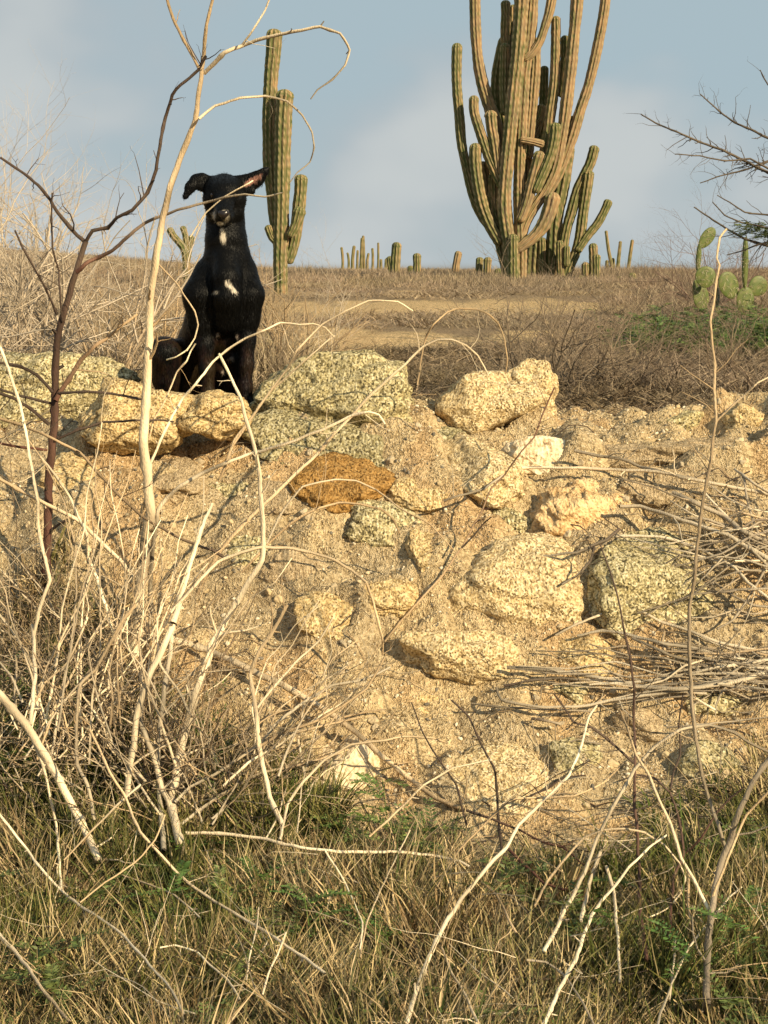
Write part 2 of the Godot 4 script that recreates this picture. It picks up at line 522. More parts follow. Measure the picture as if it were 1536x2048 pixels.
func make_pebbles() -> void:
	for kind in 4:
		var mm := MultiMesh.new()
		mm.transform_format = MultiMesh.TRANSFORM_3D
		mm.use_colors = true
		mm.mesh = rock_mesh(Vector3(1, 0.7, 0.9), 200 + kind, 0.15, 6, 0.0, 4) if kind < 3 else rock_mesh(Vector3(1, 0.7, 0.9), 230, 0.5, 8, 0.0, 7)
		var buf := PackedFloat32Array()
		var n := [26000, 5200, 110, 700][kind] as int
		var lo := [0.0018, 0.004, 0.008, 0.007][kind] as float
		var hi := [0.0045, 0.009, 0.018, 0.020][kind] as float
		var cols := [Color(0.56, 0.45, 0.28), Color(0.48, 0.36, 0.2), Color(0.34, 0.28, 0.18), Color(0.66, 0.57, 0.42), Color(0.5, 0.38, 0.22), Color(0.16, 0.14, 0.11)]
		for k in n:
			var d := rng.randf_range(3.95, 5.65)
			var x := rng.randf_range(-2.0, 2.0)
			var b := Basis(rdir(), rng.randf() * TAU).scaled(Vector3.ONE * lerpf(lo, hi, pow(rng.randf(), 2.0)))
			var y := Hfine(x, d) + (0.001 if kind < 2 else -0.005)
			buf.append_array(PackedFloat32Array([b.x.x, b.y.x, b.z.x, x, b.x.y, b.y.y, b.z.y, y, b.x.z, b.y.z, b.z.z, -d]))
			var c: Color = cols[rng.randi() % 6] if kind < 3 else [Color(0.50, 0.395, 0.245), Color(0.45, 0.365, 0.24), Color(0.52, 0.40, 0.23)][rng.randi() % 3]
			var w := rng.randf_range(0.8, 1.15)
			buf.append_array(PackedFloat32Array([c.r * w, c.g * w, c.b * w, 1.0]))
		mm.instance_count = n
		mm.buffer = buf
		var o := MultiMeshInstance3D.new()
		o.name = ["grit", "gravel", "pebbles", "soil_clods"][kind]
		add_child(o)
		o.multimesh = mm
		o.material_override = M.pebble
		meta(o, ["fine mixed grit strewn over the bank", "small pale gravel strewn over the bank", "larger loose pebbles lying on the bank", "crumbled sandy clods sticking to the bank"][kind], ["grit", "gravel", "pebbles", "clods"][kind], "", "stuff")

# ---------------------------------------------------------------- shrubs traced branch by branch
const ZOOM := {"s": [1.0, 0.0, 0.0], "a": [2.0, 0.0, 0.0], "b": [2.4774, 0.0, 680.0], "c": [2.0, 0.0, 1250.0], "d": [2.0, 768.0, 1250.0], "e": [2.363, 500.0, 680.0], "f": [2.3415, 880.0, 780.0], "g": [3.072, 600.0, 440.0], "h": [3.7225, 250.0, 300.0], "i": [3.979, 1150.0, 380.0], "k": [3.4133, 850.0, 0.0], "l": [3.8636, 500.0, 30.0]}
const PALE := Color(0.78, 0.635, 0.43)
const TAN := Color(0.46, 0.33, 0.19)
const GREY := Color(0.27, 0.22, 0.155)
const ASH := Color(0.50, 0.42, 0.30)
const DARK := Color(0.085, 0.06, 0.045)
const RED := Color(0.13, 0.06, 0.042)

# one branch: zoom, distance at its start and end, width in photo pixels at its start and end, colours, points, side twigs, thorniness
func branch_points(b: Array, root := false, lying := 0.0) -> Array:
	var z: Array = ZOOM[b[0]]
	var pts: Array = b[7]
	var n := pts.size() / 2
	var p := PackedVector3Array()
	var r := PackedFloat32Array()
	var wob := rng.randf() * 100.0
	for k in n:
		var t := float(k) / (n - 1)
		var d := lerpf(b[1], b[2], t) + 0.05 * nz.get_noise_2d(wob, k * 9.0)
		var uu: float = pts[k * 2] / z[0] + z[1]
		var ww: float = pts[k * 2 + 1] / z[0] + z[2]
		if lying > 0.0: d = hit(uu, ww) - lying * (0.7 + 0.9 * absf(nz.get_noise_2d(wob + 7.0, k * 6.0)))
		var q := P(uu, ww, d)
		var clear := 0.13 if d < 3.85 else 0.012
		if k == 0 and root: clear = -9.0
		while d > 2.2 and q.y < Hfine(q.x, d) + clear:
			d -= 0.02
			q = P(uu, ww, d)
		p.append(q)
		r.append(lerpf(b[3], b[4], t) * 0.5 * d / FOCAL)
	return resample(p, r, 0.014, 0.7)

func shrub(called: String, label: String, category: String, branches: Array, mat := "bark", lying := 0.0) -> Node3D:
	var o: Node3D = null
	for b in branches:
		var q := branch_points(b, o == null and lying == 0.0, lying)
		var p: PackedVector3Array = q[0]
		var r: PackedFloat32Array = q[1]
		if o == null:
			var foot := p[0]
			foot.y = H(foot.x, -foot.z) - 0.02
			if p[0].y > foot.y + 0.01 and lying == 0.0:
				var steps := int((p[0].y - foot.y) / 0.02) + 1
				var top := p[0]
				var r0 := r[0]
				for k in steps:
					p.insert(k, foot.lerp(top, float(k) / steps))
					r.insert(k, r0 * 1.1)
			o = thing(called, label, category, foot)
		var kn := rng.randf() * 50.0
		for k in p.size():
			p[k] += Vector3(nz2.get_noise_2d(k * 0.5, kn), nz2.get_noise_2d(k * 0.5, kn + 20.0), nz2.get_noise_2d(k * 0.5, kn + 40.0)) * minf(r[k] * 0.7, 0.003)
			r[k] *= 1.0 + 0.18 * nz2.get_noise_2d(k * 1.2, kn + 60.0) + (0.3 if k % 11 == 5 and rng.randf() < 0.5 else 0.0)
		var mb := MB.new()
		if b[3] >= 4:
			for k in range(4, p.size() - 3, 7):
				if rng.randf() < 0.35:
					var ax := (p[k + 1] - p[k - 1]).normalized()
					var sd := (ax.cross(rdir()).normalized() + ax * 0.6).normalized()
					var ln := rng.randf_range(0.006, 0.022)
					tube(mb, PackedVector3Array([p[k], p[k] + sd * (r[k] + ln)]), PackedFloat32Array([r[k] * 0.55, r[k] * 0.35]), 4, b[6], b[6] * 0.75, 0.2)
		tube(mb, p, r, 7 if b[3] > 9 else 5, b[5], b[6], 0.5)
		var twigs: int = b[8] if b.size() > 8 else 2
		var thorn: float = b[9] if b.size() > 9 else 0.0
		for k in twigs:
			var j := rng.randi_range(int(p.size() * 0.15), p.size() - 1)
			var t := (p[mini(j + 1, p.size() - 1)] - p[maxi(j - 1, 0)]).normalized()
			var side := (t.cross(rdir()).normalized() + t * 0.7).normalized()
			twig(mb, p[j], side, rng.randf_range(0.03, 0.14), maxf(r[j] * 0.45, 0.0009), 1, b[6], b[6], 0.35, 0.05, 0.8, thorn * 0.3)
		if thorn > 0.0:
			for k in range(2, p.size() - 1, 2):
				if rng.randf() < thorn:
					var t := (p[k + 1] - p[k - 1]).normalized()
					var side := (t.cross(rdir()).normalized() + t * 0.4).normalized()
					tube(mb, PackedVector3Array([p[k], p[k] + side * rng.randf_range(0.008, 0.022)]), PackedFloat32Array([maxf(r[k] * 0.4, 0.0009), 0.0003]), 3, b[6], b[6], 0.1)
		part("branch", mb.mesh(o.position), M[mat], o)
	return o

func make_traced_shrubs() -> void:
	shrub("bleached_sapling", "tall bleached leafless sapling with long curling side branches before the dog", "shrub", [
		["s", 4.36, 4.3, 24, 5, PALE, TAN, [272,1290, 279,1205, 291,1084, 301,1023, 291,922, 287,874, 293,781, 299,680, 300,600, 312,515, 325,440, 340,375, 365,305, 390,240, 400,175, 407,115, 412,50, 425,0, 434,-60], 3],
		["a", 4.3, 4.3, 7, 5, TAN, TAN, [795,270, 735,160, 690,70, 670,0, 660,-60], 1],
		["s", 4.3, 4.2, 9, 2.4, PALE, GREY, [408,146, 450,105, 485,90, 530,75, 590,62, 640,54, 680,68, 700,100, 690,130, 665,160, 635,180, 622,198], 1],
		["s", 4.25, 4.2, 5, 3, PALE, PALE, [485,89, 505,60, 530,20, 548,-30], 1],
		["s", 4.3, 4.25, 6, 2, PALE, GREY, [398,238, 430,212, 480,196, 530,191, 575,203, 605,230, 625,265, 628,295, 620,325, 595,345, 578,368], 1]])
	shrub("thorny_shrub", "dark reddish thorny shrub with a forked stem, branches reaching across the dog's face", "shrub", [
		["s", 4.5, 4.45, 19, 11, RED, DARK, [92,1180, 95,1063, 97,963, 107,862, 111,761, 113,680, 135,600, 150,550, 172,482], 3, 0.2],
		["s", 4.45, 4.3, 8, 6, DARK, DARK, [172,482, 185,462, 215,455, 235,435, 265,420, 295,385, 312,340, 320,280, 330,235, 345,190, 360,172, 395,140, 412,112], 10, 0.3],
		["a", 4.45, 4.4, 9, 5, DARK, DARK, [340,970, 280,910, 230,850, 200,800, 150,740, 90,690, 0,630], 5, 0.3],
		["a", 4.45, 4.3, 9, 3, RED, ASH, [308,1085, 340,1055, 380,1036, 450,1000, 520,940, 580,890, 660,860, 740,830, 820,810, 900,790, 980,776, 1060,786, 1130,770], 0, 0.12],
		["a", 4.3, 4.35, 3, 3, PALE, PALE, [760,950, 825,850, 900,785, 990,735, 1010,722], 0],
		["b", 4.46, 4.3, 7, 6, DARK, DARK, [260,260, 180,170, 100,130, 0,115, -80,100], 3, 0.2],
		["b", 4.46, 4.3, 6, 5, DARK, DARK, [255,315, 130,285, 0,245, -80,230], 3, 0.2],
		["b", 4.46, 4.3, 7, 6, DARK, DARK, [245,420, 150,340, 60,285, 0,265, -80,250], 3, 0.2],
		["b", 4.46, 4.5, 11, 5, RED, TAN, [272,300, 310,240, 400,100, 470,30, 540,-20, 600,-70, 680,-130], 4, 0.1],
		["b", 4.46, 4.4, 6, 5, DARK, DARK, [290,262, 430,255, 560,265, 700,295], 2, 0.1],
		["b", 4.46, 4.4, 6, 4, DARK, DARK, [280,490, 400,440, 520,405, 650,400, 780,395, 860,405], 2, 0.1],
		["b", 4.46, 4.3, 6, 6, RED, RED, [230,545, 100,530, 0,515, -80,500], 2, 0.1],
		["b", 4.3, 4.3, 6, 6, TAN, DARK, [-60,375, 0,390, 130,430, 260,490, 400,560, 500,670, 600,780, 700,870, 780,920, 880,975, 960,1010, 1050,1040, 1110,1080], 6, 0.2],
		["a", 4.4, 4.45, 4, 4, DARK, DARK, [210,770, 205,880, 210,990, 235,1080, 240,1180, 250,1290], 5, 0.4],
		["a", 4.4, 4.45, 4, 5, DARK, DARK, [60,920, 90,990, 130,1060, 180,1150, 230,1260], 3, 0.3]])
	shrub("bleached_bush", "big bleached bush of bare forked stems rising from the grass", "shrub", [
		["c", 3.72, 4.0, 20, 14, PALE, PALE, [742,970, 720,870, 690,750, 690,680, 720,520, 740,430, 780,280, 820,170, 850,80, 890,10], 4],
		["b", 4.0, 4.25, 13, 5, PALE, PALE, [1100,1430, 1200,1250, 1300,1090, 1306,1000, 1300,850, 1290,720, 1270,560, 1230,430, 1200,310, 1150,200, 1085,65], 3],
		["c", 3.7, 3.95, 14, 14, PALE, PALE, [505,690, 515,600, 530,500, 550,350, 600,200, 650,100, 690,0], 2],
		["b", 3.95, 4.15, 14, 6, PALE, PALE, [860,1400, 900,1250, 950,1080, 1000,930, 1052,815], 0],
		["c", 3.72, 3.85, 13, 10, PALE, ASH, [690,740, 650,660, 620,560, 580,430, 550,360], 2],
		["c", 3.72, 4.0, 12, 10, ASH, ASH, [655,900, 640,700, 630,540, 640,400, 660,250, 680,100, 692,0], 3],
		["c", 3.66, 3.95, 11, 7, PALE, TAN, [1130,800, 1080,690, 1050,560, 1030,420, 1020,320, 1000,200, 1040,100, 1100,10, 1150,-80], 3],
		["c", 3.66, 3.9, 7, 4, PALE, TAN, [1120,860, 1150,720, 1220,620, 1300,540, 1400,480, 1536,460, 1616,445, 1716,450, 1786,470], 3],
		["c", 3.66, 3.45, 8, 6, PALE, PALE, [740,830, 900,835, 1030,850, 1200,890, 1350,905, 1536,908, 1636,910, 1736,920, 1836,945, 1876,965], 2],
		["c", 3.72, 4.0, 8, 5, ASH, TAN, [700,710, 760,650, 860,600, 1000,500, 1100,450, 1300,400, 1440,370], 8],
		["c", 3.74, 4.0, 8, 5, ASH, TAN, [720,800, 850,700, 950,640, 1050,590, 1200,560, 1300,530, 1390,500], 8],
		["c", 3.9, 4.1, 8, 5, ASH, ASH, [1030,500, 1100,400, 1200,320, 1330,240, 1450,220, 1560,170], 8],
		["c", 3.8, 4.0, 7, 5, TAN, TAN, [1040,480, 1130,430, 1250,390, 1360,330, 1470,250, 1540,130], 6],
		["c", 3.9, 4.05, 6, 4, PALE, PALE, [1030,330, 1100,240, 1180,150, 1280,60, 1330,-30], 4],
		["b", 3.95, 4.2, 8, 5, PALE, TAN, [850,1350, 980,1200, 1080,1100, 1190,1050, 1300,1025, 1420,1030, 1536,1050, 1650,1085, 1740,1140, 1810,1200, 1850,1300, 1890,1460, 1895,1560], 3]])
	var wands := []
	for k in 66:
		var u0 := rng.randf_range(20, 400)
		var w0 := rng.randf_range(1380, 1560)
		var u1 := u0 + rng.randf_range(-230, 260)
		var w1 := rng.randf_range(820, 1180)
		var bow := rng.randf_range(-90, 90)
		var pts := []
		for q in 8:
			var t := q / 7.0
			pts.append(lerpf(u0, u1, t) + bow * sin(PI * t) + rng.randf_range(-7, 7))
			pts.append(lerpf(w0, w1, pow(t, 0.8)) + rng.randf_range(-7, 7))
		if k > 33:
			w0 = rng.randf_range(1520, 1690)
			w1 = rng.randf_range(1180, 1480)
			u0 = rng.randf_range(0, 620)
			u1 = u0 + rng.randf_range(-260, 300)
			for q in 8:
				var t := q / 7.0
				pts[q * 2] = lerpf(u0, u1, t) + bow * sin(PI * t) + rng.randf_range(-7, 7)
				pts[q * 2 + 1] = lerpf(w0, w1, pow(t, 0.8)) + rng.randf_range(-7, 7)
		wands.append(["s", rng.randf_range(3.7, 3.95), rng.randf_range(3.95, 4.2), rng.randf_range(3.2, 6.5), 2.0, [PALE, PALE, TAN, ASH][k % 4], [PALE, TAN][k % 2], pts, 3])
	shrub("leaning_bush", "sprawling leafless bush with a thick bleached leaning stem deep in grass", "shrub", [
		["c", 3.68, 3.55, 15, 18, PALE, PALE, [400,960, 390,930, 350,840, 300,740, 240,630, 180,520, 100,400, 0,280, -90,200], 2],
		["c", 3.6, 3.9, 9, 8, PALE, PALE, [120,400, 140,200, 130,0], 2],
		["b", 3.9, 4.1, 8, 6, PALE, PALE, [160,1500, 190,1350, 245,1190, 215,1050, 190,930, 185,800, 165,680, 135,500, 100,320, 50,170, 0,40, -50,-60], 3],
		["c", 3.65, 3.85, 8, 7, ASH, TAN, [380,780, 350,640, 310,560, 305,400, 320,240, 380,180, 480,0, 540,-80], 3],
		["c", 3.6, 3.62, 6, 6, PALE, PALE, [100,380, 170,560, 200,680, 225,800, 235,900, 245,1060], 2],
		["c", 3.5, 3.15, 6, 7, TAN, PALE, [360,420, 400,500, 440,590, 500,690, 560,830, 650,930, 750,1030, 850,1100, 1000,1190, 1130,1270, 1300,1390], 3],
		["c", 3.5, 3.1, 6, 6, PALE, ASH, [-40,700, 0,760, 100,890, 160,970, 240,1060, 330,1130, 400,1170, 500,1250, 600,1360, 680,1450, 740,1560], 3],
		["c", 3.2, 3.0, 9, 8, PALE, TAN, [-40,1190, 0,1240, 80,1330, 150,1430, 230,1530, 280,1590], 1],
		["b", 4.2, 4.25, 8, 9, TAN, PALE, [-60,660, 0,690, 130,760, 270,830, 380,890, 450,950, 530,1030, 610,1110, 640,1160], 3],
		["b", 4.1, 4.15, 5, 8, PALE, PALE, [200,580, 290,690, 350,790, 420,940, 440,1080, 480,1180, 520,1320, 560,1440, 590,1536], 4],
		["c", 3.45, 3.2, 4, 4, TAN, ASH, [490,1000, 600,1040, 700,1080, 800,1170], 2],
		["c", 3.15, 3.05, 4, 5, PALE, PALE, [640,1290, 700,1280, 790,1310, 850,1370, 910,1420, 960,1500], 1],
		["c", 3.2, 3.1, 4, 5, PALE, PALE, [1145,1230, 1110,1320, 1070,1400, 1050,1480], 0],
		["c", 3.2, 3.15, 3, 4, PALE, PALE, [1035,1130, 1025,1220, 1000,1320, 985,1420], 1],
		["c", 3.3, 3.5, 4, 5, TAN, ASH, [255,940, 360,830, 460,730, 560,640], 2],
		["c", 3.1, 3.4, 4, 4, TAN, TAN, [320,1110, 420,1030, 540,950, 620,860, 660,760], 2]] + wands)
	shrub("arching_shrub", "leafless shrub with long pale wands arching over the rocks beside the dog", "shrub", [
		["s", 4.42, 4.3, 10, 4, ASH, PALE, [300,1190, 305,1100, 315,1023, 335,995, 363,971, 404,946, 452,926, 500,908, 572,887, 648,858, 703,832, 737,824, 758,830, 771,849], 4],
		["s", 4.4, 4.5, 9, 3, TAN, PALE, [392,1190, 440,1100, 500,1035, 542,997, 576,963, 606,934, 635,908, 669,866, 703,832, 737,794, 779,756, 813,727, 847,693, 877,679, 903,679, 932,691, 955,710, 968,733, 978,752], 4],
		["s", 4.4, 4.5, 6, 3, TAN, PALE, [440,960, 470,880, 500,840, 519,810, 572,740, 594,700, 646,648, 691,622, 737,601, 795,603, 825,622], 2],
		["s", 4.4, 4.5, 6, 3, PALE, PALE, [300,930, 330,860, 365,797, 390,770, 425,724, 454,700, 492,676, 529,660, 562,646, 599,649, 626,647, 650,655, 668,674], 2],
		["h", 4.4, 4.5, 5, 3, TAN, PALE, [800,2200, 930,2010, 1080,1800, 1250,1650, 1450,1470, 1560,1380], 2],
		["h", 4.4, 4.45, 3, 3, TAN, PALE, [250,850, 390,1000, 440,1080, 520,1200, 545,1300, 520,1400, 460,1490, 380,1540, 310,1560], 0],
		["h", 4.4, 4.45, 3, 4, PALE, TAN, [525,1440, 490,1500, 460,1570, 390,1650, 350,1750, 290,1880, 220,2000, 180,2160], 1],
		["s", 4.6, 4.7, 4, 3, TAN, TAN, [835,770, 842,720, 851,678, 867,648, 893,625, 919,616, 955,619, 978,629, 997,648, 1010,681, 1015,720, 1010,748], 0],
		["e", 4.3, 4.35, 6, 4, TAN, TAN, [-40,1100, 100,950, 200,860, 310,800, 420,770, 520,775, 620,800, 680,850, 710,920], 2],
		["e", 4.3, 4.4, 5, 3, ASH, TAN, [80,960, 160,800, 250,690, 400,660, 500,665, 600,710, 700,790, 850,870, 970,1000], 3]])
	var log_ := shrub("fallen_branch", "long straight dead branch lying from the thicket to the foot of the bank", "branch", [
		["c", 4.36, 3.9, 16, 9, PALE, TAN, [690,60, 830,100, 980,170, 1150,250, 1300,340, 1400,410, 1536,530, 1636,610, 1736,690, 1856,740], 6]], "bark", 0.06)
	log_.get_child(0).name = "stem"
	shrub("thin_brown_stem", "thin brown stem slanting across the rounded boulder to the golden knob", "shrub", [
		["f", 4.42, 4.75, 5, 3, TAN, RED, [-260,1180, -190,1090, -90,980, 0,880, 100,740, 150,650, 200,560, 240,460, 300,400, 380,290, 440,220, 490,90, 535,-10], 4, 0.1],
		["f", 4.5, 4.5, 4, 2.5, DARK, DARK, [100,740, 160,680, 200,630, 240,595], 1]])
	shrub("slender_sapling", "slender brown sapling standing in the grass before the grey boulder", "shrub", [
		["d", 3.02, 3.25, 17, 10, Color(0.19, 0.15, 0.11), GREY, [1288,1620, 1290,1500, 1290,1350, 1310,1150, 1340,980, 1380,870, 1420,740, 1480,620, 1536,540, 1600,450], 3],
		["s", 3.2, 3.6, 9, 4, GREY, TAN, [1448,1690, 1443,1670, 1418,1600, 1398,1520, 1385,1425, 1380,1350, 1378,1293, 1380,1207, 1390,1143, 1395,1079, 1405,1006, 1418,942, 1431,844, 1429,780, 1429,732, 1424,682, 1421,644, 1429,594, 1434,556, 1439,531, 1434,518, 1439,475, 1453,458], 7],
		["s", 3.5, 3.5, 5, 3, TAN, PALE, [1431,844, 1460,815, 1490,790, 1515,765, 1545,750], 1],
		["d", 3.1, 3.4, 8, 4, PALE, TAN, [1300,1140, 1240,1020, 1190,930, 1150,800, 1100,700, 1060,600, 1010,520, 985,450, 960,380, 945,340], 2],
		["d", 3.1, 3.2, 6, 5, TAN, TAN, [1310,1100, 1390,900, 1450,760, 1536,670, 1600,600], 2],
		["d", 3.3, 3.3, 7, 5, TAN, TAN, [1220,990, 1215,1100, 1225,1200], 0]])
	shrub("arching_grass_bush", "leafless bush of pale looping stems in the dense grass before the cream rock", "shrub", [
		["d", 2.95, 3.6, 11, 4, PALE, PALE, [75,1640, 90,1596, 150,1400, 230,1220, 320,1080, 420,960, 490,890, 540,800, 640,700, 740,600, 790,480, 820,370, 850,320], 4],
		["d", 2.95, 3.3, 10, 4, PALE, PALE, [620,1620, 640,1590, 700,1460, 770,1330, 830,1160, 900,1070, 980,970, 1060,890, 1130,840], 2],
		["d", 3.2, 3.5, 9, 6, PALE, GREY, [640,1310, 720,1150, 800,1000, 850,860, 920,720, 1000,580, 1080,490, 1180,420, 1300,400, 1400,430, 1480,480, 1540,510], 4],
		["d", 3.3, 3.35, 6, 3, TAN, PALE, [600,1130, 650,1030, 720,940, 800,850, 880,820, 960,815, 1040,830, 1120,880, 1180,950, 1205,1010, 1190,1070, 1140,1130, 1060,1170], 1],
		["d", 3.3, 3.35, 9, 8, PALE, PALE, [785,1190, 820,1040, 866,908], 0],
		["d", 3.3, 3.2, 8, 6, PALE, PALE, [890,962, 920,1080, 935,1240, 945,1430], 0],
		["d", 3.0, 3.3, 6, 4, ASH, PALE, [1095,1600, 1105,1560, 1150,1440, 1220,1290, 1300,1190, 1380,1090, 1430,1050], 2],
		["d", 3.2, 3.1, 5, 4, PALE, PALE, [1165,1260, 1155,1400, 1140,1500], 0],
		["d", 3.1, 3.0, 5, 7, TAN, PALE, [230,1290, 270,1390, 330,1490, 380,1600], 2],
		["d", 3.3, 3.2, 5, 7, TAN, TAN, [390,1030, 450,1080, 500,1180, 530,1230], 1],
		["d", 3.2, 3.05, 6, 5, GREY, GREY, [570,1340, 650,1350, 720,1400, 790,1500, 840,1600], 2],
		["d", 3.5, 3.6, 5, 4, TAN, TAN, [210,1050, 300,900, 400,800, 500,700, 620,690, 760,685, 880,630, 960,550], 3],
		["d", 3.6, 3.7, 5, 4, TAN, PALE, [-60,850, 60,740, 160,640, 280,570, 430,540], 3],
		["c", 3.3, 3.5, 4, 4, PALE, PALE, [1300,900, 1380,1030, 1450,1190, 1440,1300], 2],
		["c", 3.4, 3.5, 4, 3, TAN, PALE, [1440,1330, 1470,1180, 1536,1030, 1600,900, 1640,820], 2]])
	shrub("dark_twig_shrub", "wiry dark thorny shrub growing upright in front of the sandy bank", "shrub", [
		["s", 3.3, 3.75, 9, 3, RED, DARK, [1296,1950, 1293,1915, 1280,1825, 1278,1750, 1275,1675, 1268,1600, 1270,1530, 1268,1450, 1268,1375, 1260,1314, 1245,1246, 1235,1190, 1217,1135, 1200,1088], 6, 0.5],
		["d", 3.32, 3.5, 7, 4, RED, DARK, [1140,1260, 1150,1100, 1160,1000, 1200,920, 1180,780, 1145,670, 1080,610, 1010,600], 4, 0.4],
		["d", 3.4, 3.55, 5, 3, DARK, DARK, [1145,660, 1160,580, 1185,520, 1180,400, 1195,280], 2, 0.4],
		["d", 3.4, 3.4, 5, 4, RED, DARK, [1200,920, 1270,850, 1330,750, 1390,690, 1440,650, 1430,600], 3, 0.4],
		["d", 3.55, 3.6, 6, 4, DARK, DARK, [1000,550, 920,480, 830,410, 760,390, 720,330, 680,280], 3, 0.5],
		["d", 3.6, 3.8, 6, 4, DARK, DARK, [470,900, 460,800, 455,700, 440,570, 390,480, 340,370, 270,300], 4, 0.5],
		["d", 3.6, 3.8, 5, 3, DARK, DARK, [330,800, 310,720, 290,640, 250,580, 200,510, 150,420, 110,310], 3, 0.5],
		["d", 3.6, 3.5, 6, 4, DARK, RED, [330,740, 440,780, 540,820, 640,870, 720,890, 800,960], 3, 0.3],
		["d", 3.55, 3.4, 7, 5, RED, RED, [490,890, 560,960, 640,1030, 720,1060], 2, 0.2]])
	for p in [[["dead_shrub", "weathered grey dead shrub fallen across the large grey boulder", [
		["f", 4.75, 4.5, 6, 9, PALE, GREY, [220,365, 400,365, 600,365, 800,370, 1000,380, 1150,410, 1300,440, 1450,470, 1560,490, 1700,560]],
		["f", 4.85, 4.6, 7, 6, GREY, GREY, [630,285, 760,310, 880,330, 940,360, 1050,385]],
		["f", 4.7, 4.45, 9, 11, GREY, GREY, [1090,480, 1200,530, 1330,590, 1430,670, 1536,720, 1680,800]],
		["f", 4.65, 4.4, 8, 11, GREY, ASH, [840,545, 940,545, 1050,580, 1200,630, 1350,680, 1450,740, 1560,800, 1690,860]],
		["f", 4.55, 4.4, 7, 7, ASH, ASH, [800,685, 1000,685, 1120,710, 1250,760, 1380,830, 1440,900, 1536,970, 1680,1040]],
		["f", 4.6, 4.62, 7, 5, DARK, GREY, [840,650, 780,700, 640,760, 480,780]],
		["f", 4.55, 4.55, 5, 6, GREY, DARK, [570,910, 640,870, 700,800, 722,730]],
		["f", 4.7, 4.5, 5, 7, ASH, GREY, [1380,370, 1460,430, 1560,490]],
		["f", 4.6, 4.4, 5, 6, GREY, GREY, [1150,600, 1250,605, 1340,640, 1480,720, 1580,770]],
		["f", 4.55, 4.4, 5, 6, ASH, GREY, [1240,480, 1310,560, 1390,640, 1470,760, 1560,850]],
		["f", 4.5, 4.4, 5, 6, GREY, GREY, [1420,400, 1440,520, 1480,650, 1530,760]],
		["f", 4.5, 4.4, 4, 5, PALE, ASH, [1380,800, 1460,800, 1560,800]],
		["f", 4.5, 4.4, 5, 5, GREY, GREY, [1300,1120, 1370,1080, 1440,980, 1500,880, 1560,760]],
		["f", 4.62, 4.6, 5, 5, GREY, ASH, [20,520, 90,495, 200,465, 300,395]]]]],
		[["dead_shrub", "flattened dead shrub of grey branches lying over the sand below the grey boulder", [
		["f", 4.3, 4.1, 8, 11, GREY, ASH, [310,1300, 500,1310, 650,1330, 800,1360, 950,1390, 1100,1400, 1300,1380, 1450,1350, 1560,1310, 1700,1290]],
		["f", 4.3, 4.25, 6, 5, DARK, GREY, [300,1385, 420,1360, 560,1350, 650,1355, 760,1365]],
		["f", 4.4, 4.2, 5, 8, PALE, ASH, [540,1150, 650,1090, 760,1050, 900,1030, 960,1045, 1050,1090, 1150,1120, 1300,1180, 1560,1235, 1700,1260]],
		["f", 4.4, 4.2, 6, 10, ASH, GREY, [640,1150, 760,1125, 900,1150, 1050,1190, 1150,1200, 1300,1240, 1560,1285, 1700,1310]],
		["d", 4.2, 4.15, 6, 7, GREY, ASH, [450,250, 470,300, 600,325, 760,330, 900,305, 1000,290, 1150,265, 1290,275]],
		["d", 4.18, 4.15, 5, 5, GREY, GREY, [350,315, 500,330, 700,340, 840,345]],
		["d", 4.1, 4.1, 7, 6, DARK, GREY, [590,375, 640,382, 705,396]],
		["f", 4.3, 4.2, 6, 7, GREY, GREY, [900,1160, 1050,1230, 1200,1280, 1350,1330, 1560,1380]],
		["f", 4.3, 4.2, 5, 7, ASH, ASH, [700,1380, 900,1370, 1100,1340, 1300,1300, 1560,1260]],
		["f", 4.3, 4.2, 5, 7, GREY, GREY, [1000,1180, 1150,1240, 1300,1270, 1450,1290, 1580,1300]],
		["f", 4.3, 4.15, 5, 8, ASH, GREY, [1150,1330, 1260,1330, 1400,1330, 1560,1350]],
		["f", 4.35, 4.2, 4, 5, PALE, PALE, [900,1400, 1050,1360, 1150,1290, 1280,1250, 1430,1260]],
		["f", 4.3, 4.2, 5, 6, PALE, TAN, [1290,1500, 1160,1420, 1090,1300, 1040,1190, 1050,1130]],
		["d", 4.1, 4.1, 4, 4, GREY, GREY, [1130,410, 1250,400, 1400,385, 1560,365]]]]]]:
		var e: Array = p[0]
		var list := []
		for b in e[2]:
			var bb: Array = b.duplicate()
			bb.append(5)
			bb.append(0.05)
			# branches run from tip to butt; turn the first so that it starts at the butt
			list.append(bb)
		var upper: bool = list.size() > 5 and e[1].begins_with("weathered")
		for k in 22:
			var u1 := rng.randf_range(1230, 1450) if upper else rng.randf_range(1010, 1400)
			var w1 := rng.randf_range(930, 1240) if upper else rng.randf_range(1255, 1425)
			var w0 := rng.randf_range(1020, 1230) if upper else rng.randf_range(1290, 1400)
			var pts := []
			for q in 7:
				var t := q / 6.0
				pts.append(lerpf(1620, u1, t) + rng.randf_range(-6, 6))
				pts.append(lerpf(w0, w1, pow(t, 1.4)) + 14.0 * sin(t * PI) * rng.randf_range(-1, 1) + rng.randf_range(-3, 3))
			list.append(["s", 4.55 if upper else 4.25, 4.75 if upper else 4.35, rng.randf_range(4, 7), 2.5, [GREY, ASH, GREY, DARK, TAN][k % 5], [GREY, ASH, GREY][k % 3], pts, 3, 0.05])
		var keel: Array = list[0]
		var pts: Array = keel[7]
		var rev := []
		for k in range(pts.size() - 2, -1, -2):
			rev.append(pts[k])
			rev.append(pts[k + 1])
		keel[7] = rev
		var sw = keel[1]; keel[1] = keel[2]; keel[2] = sw
		sw = keel[3]; keel[3] = keel[4]; keel[4] = sw
		sw = keel[5]; keel[5] = keel[6]; keel[6] = sw
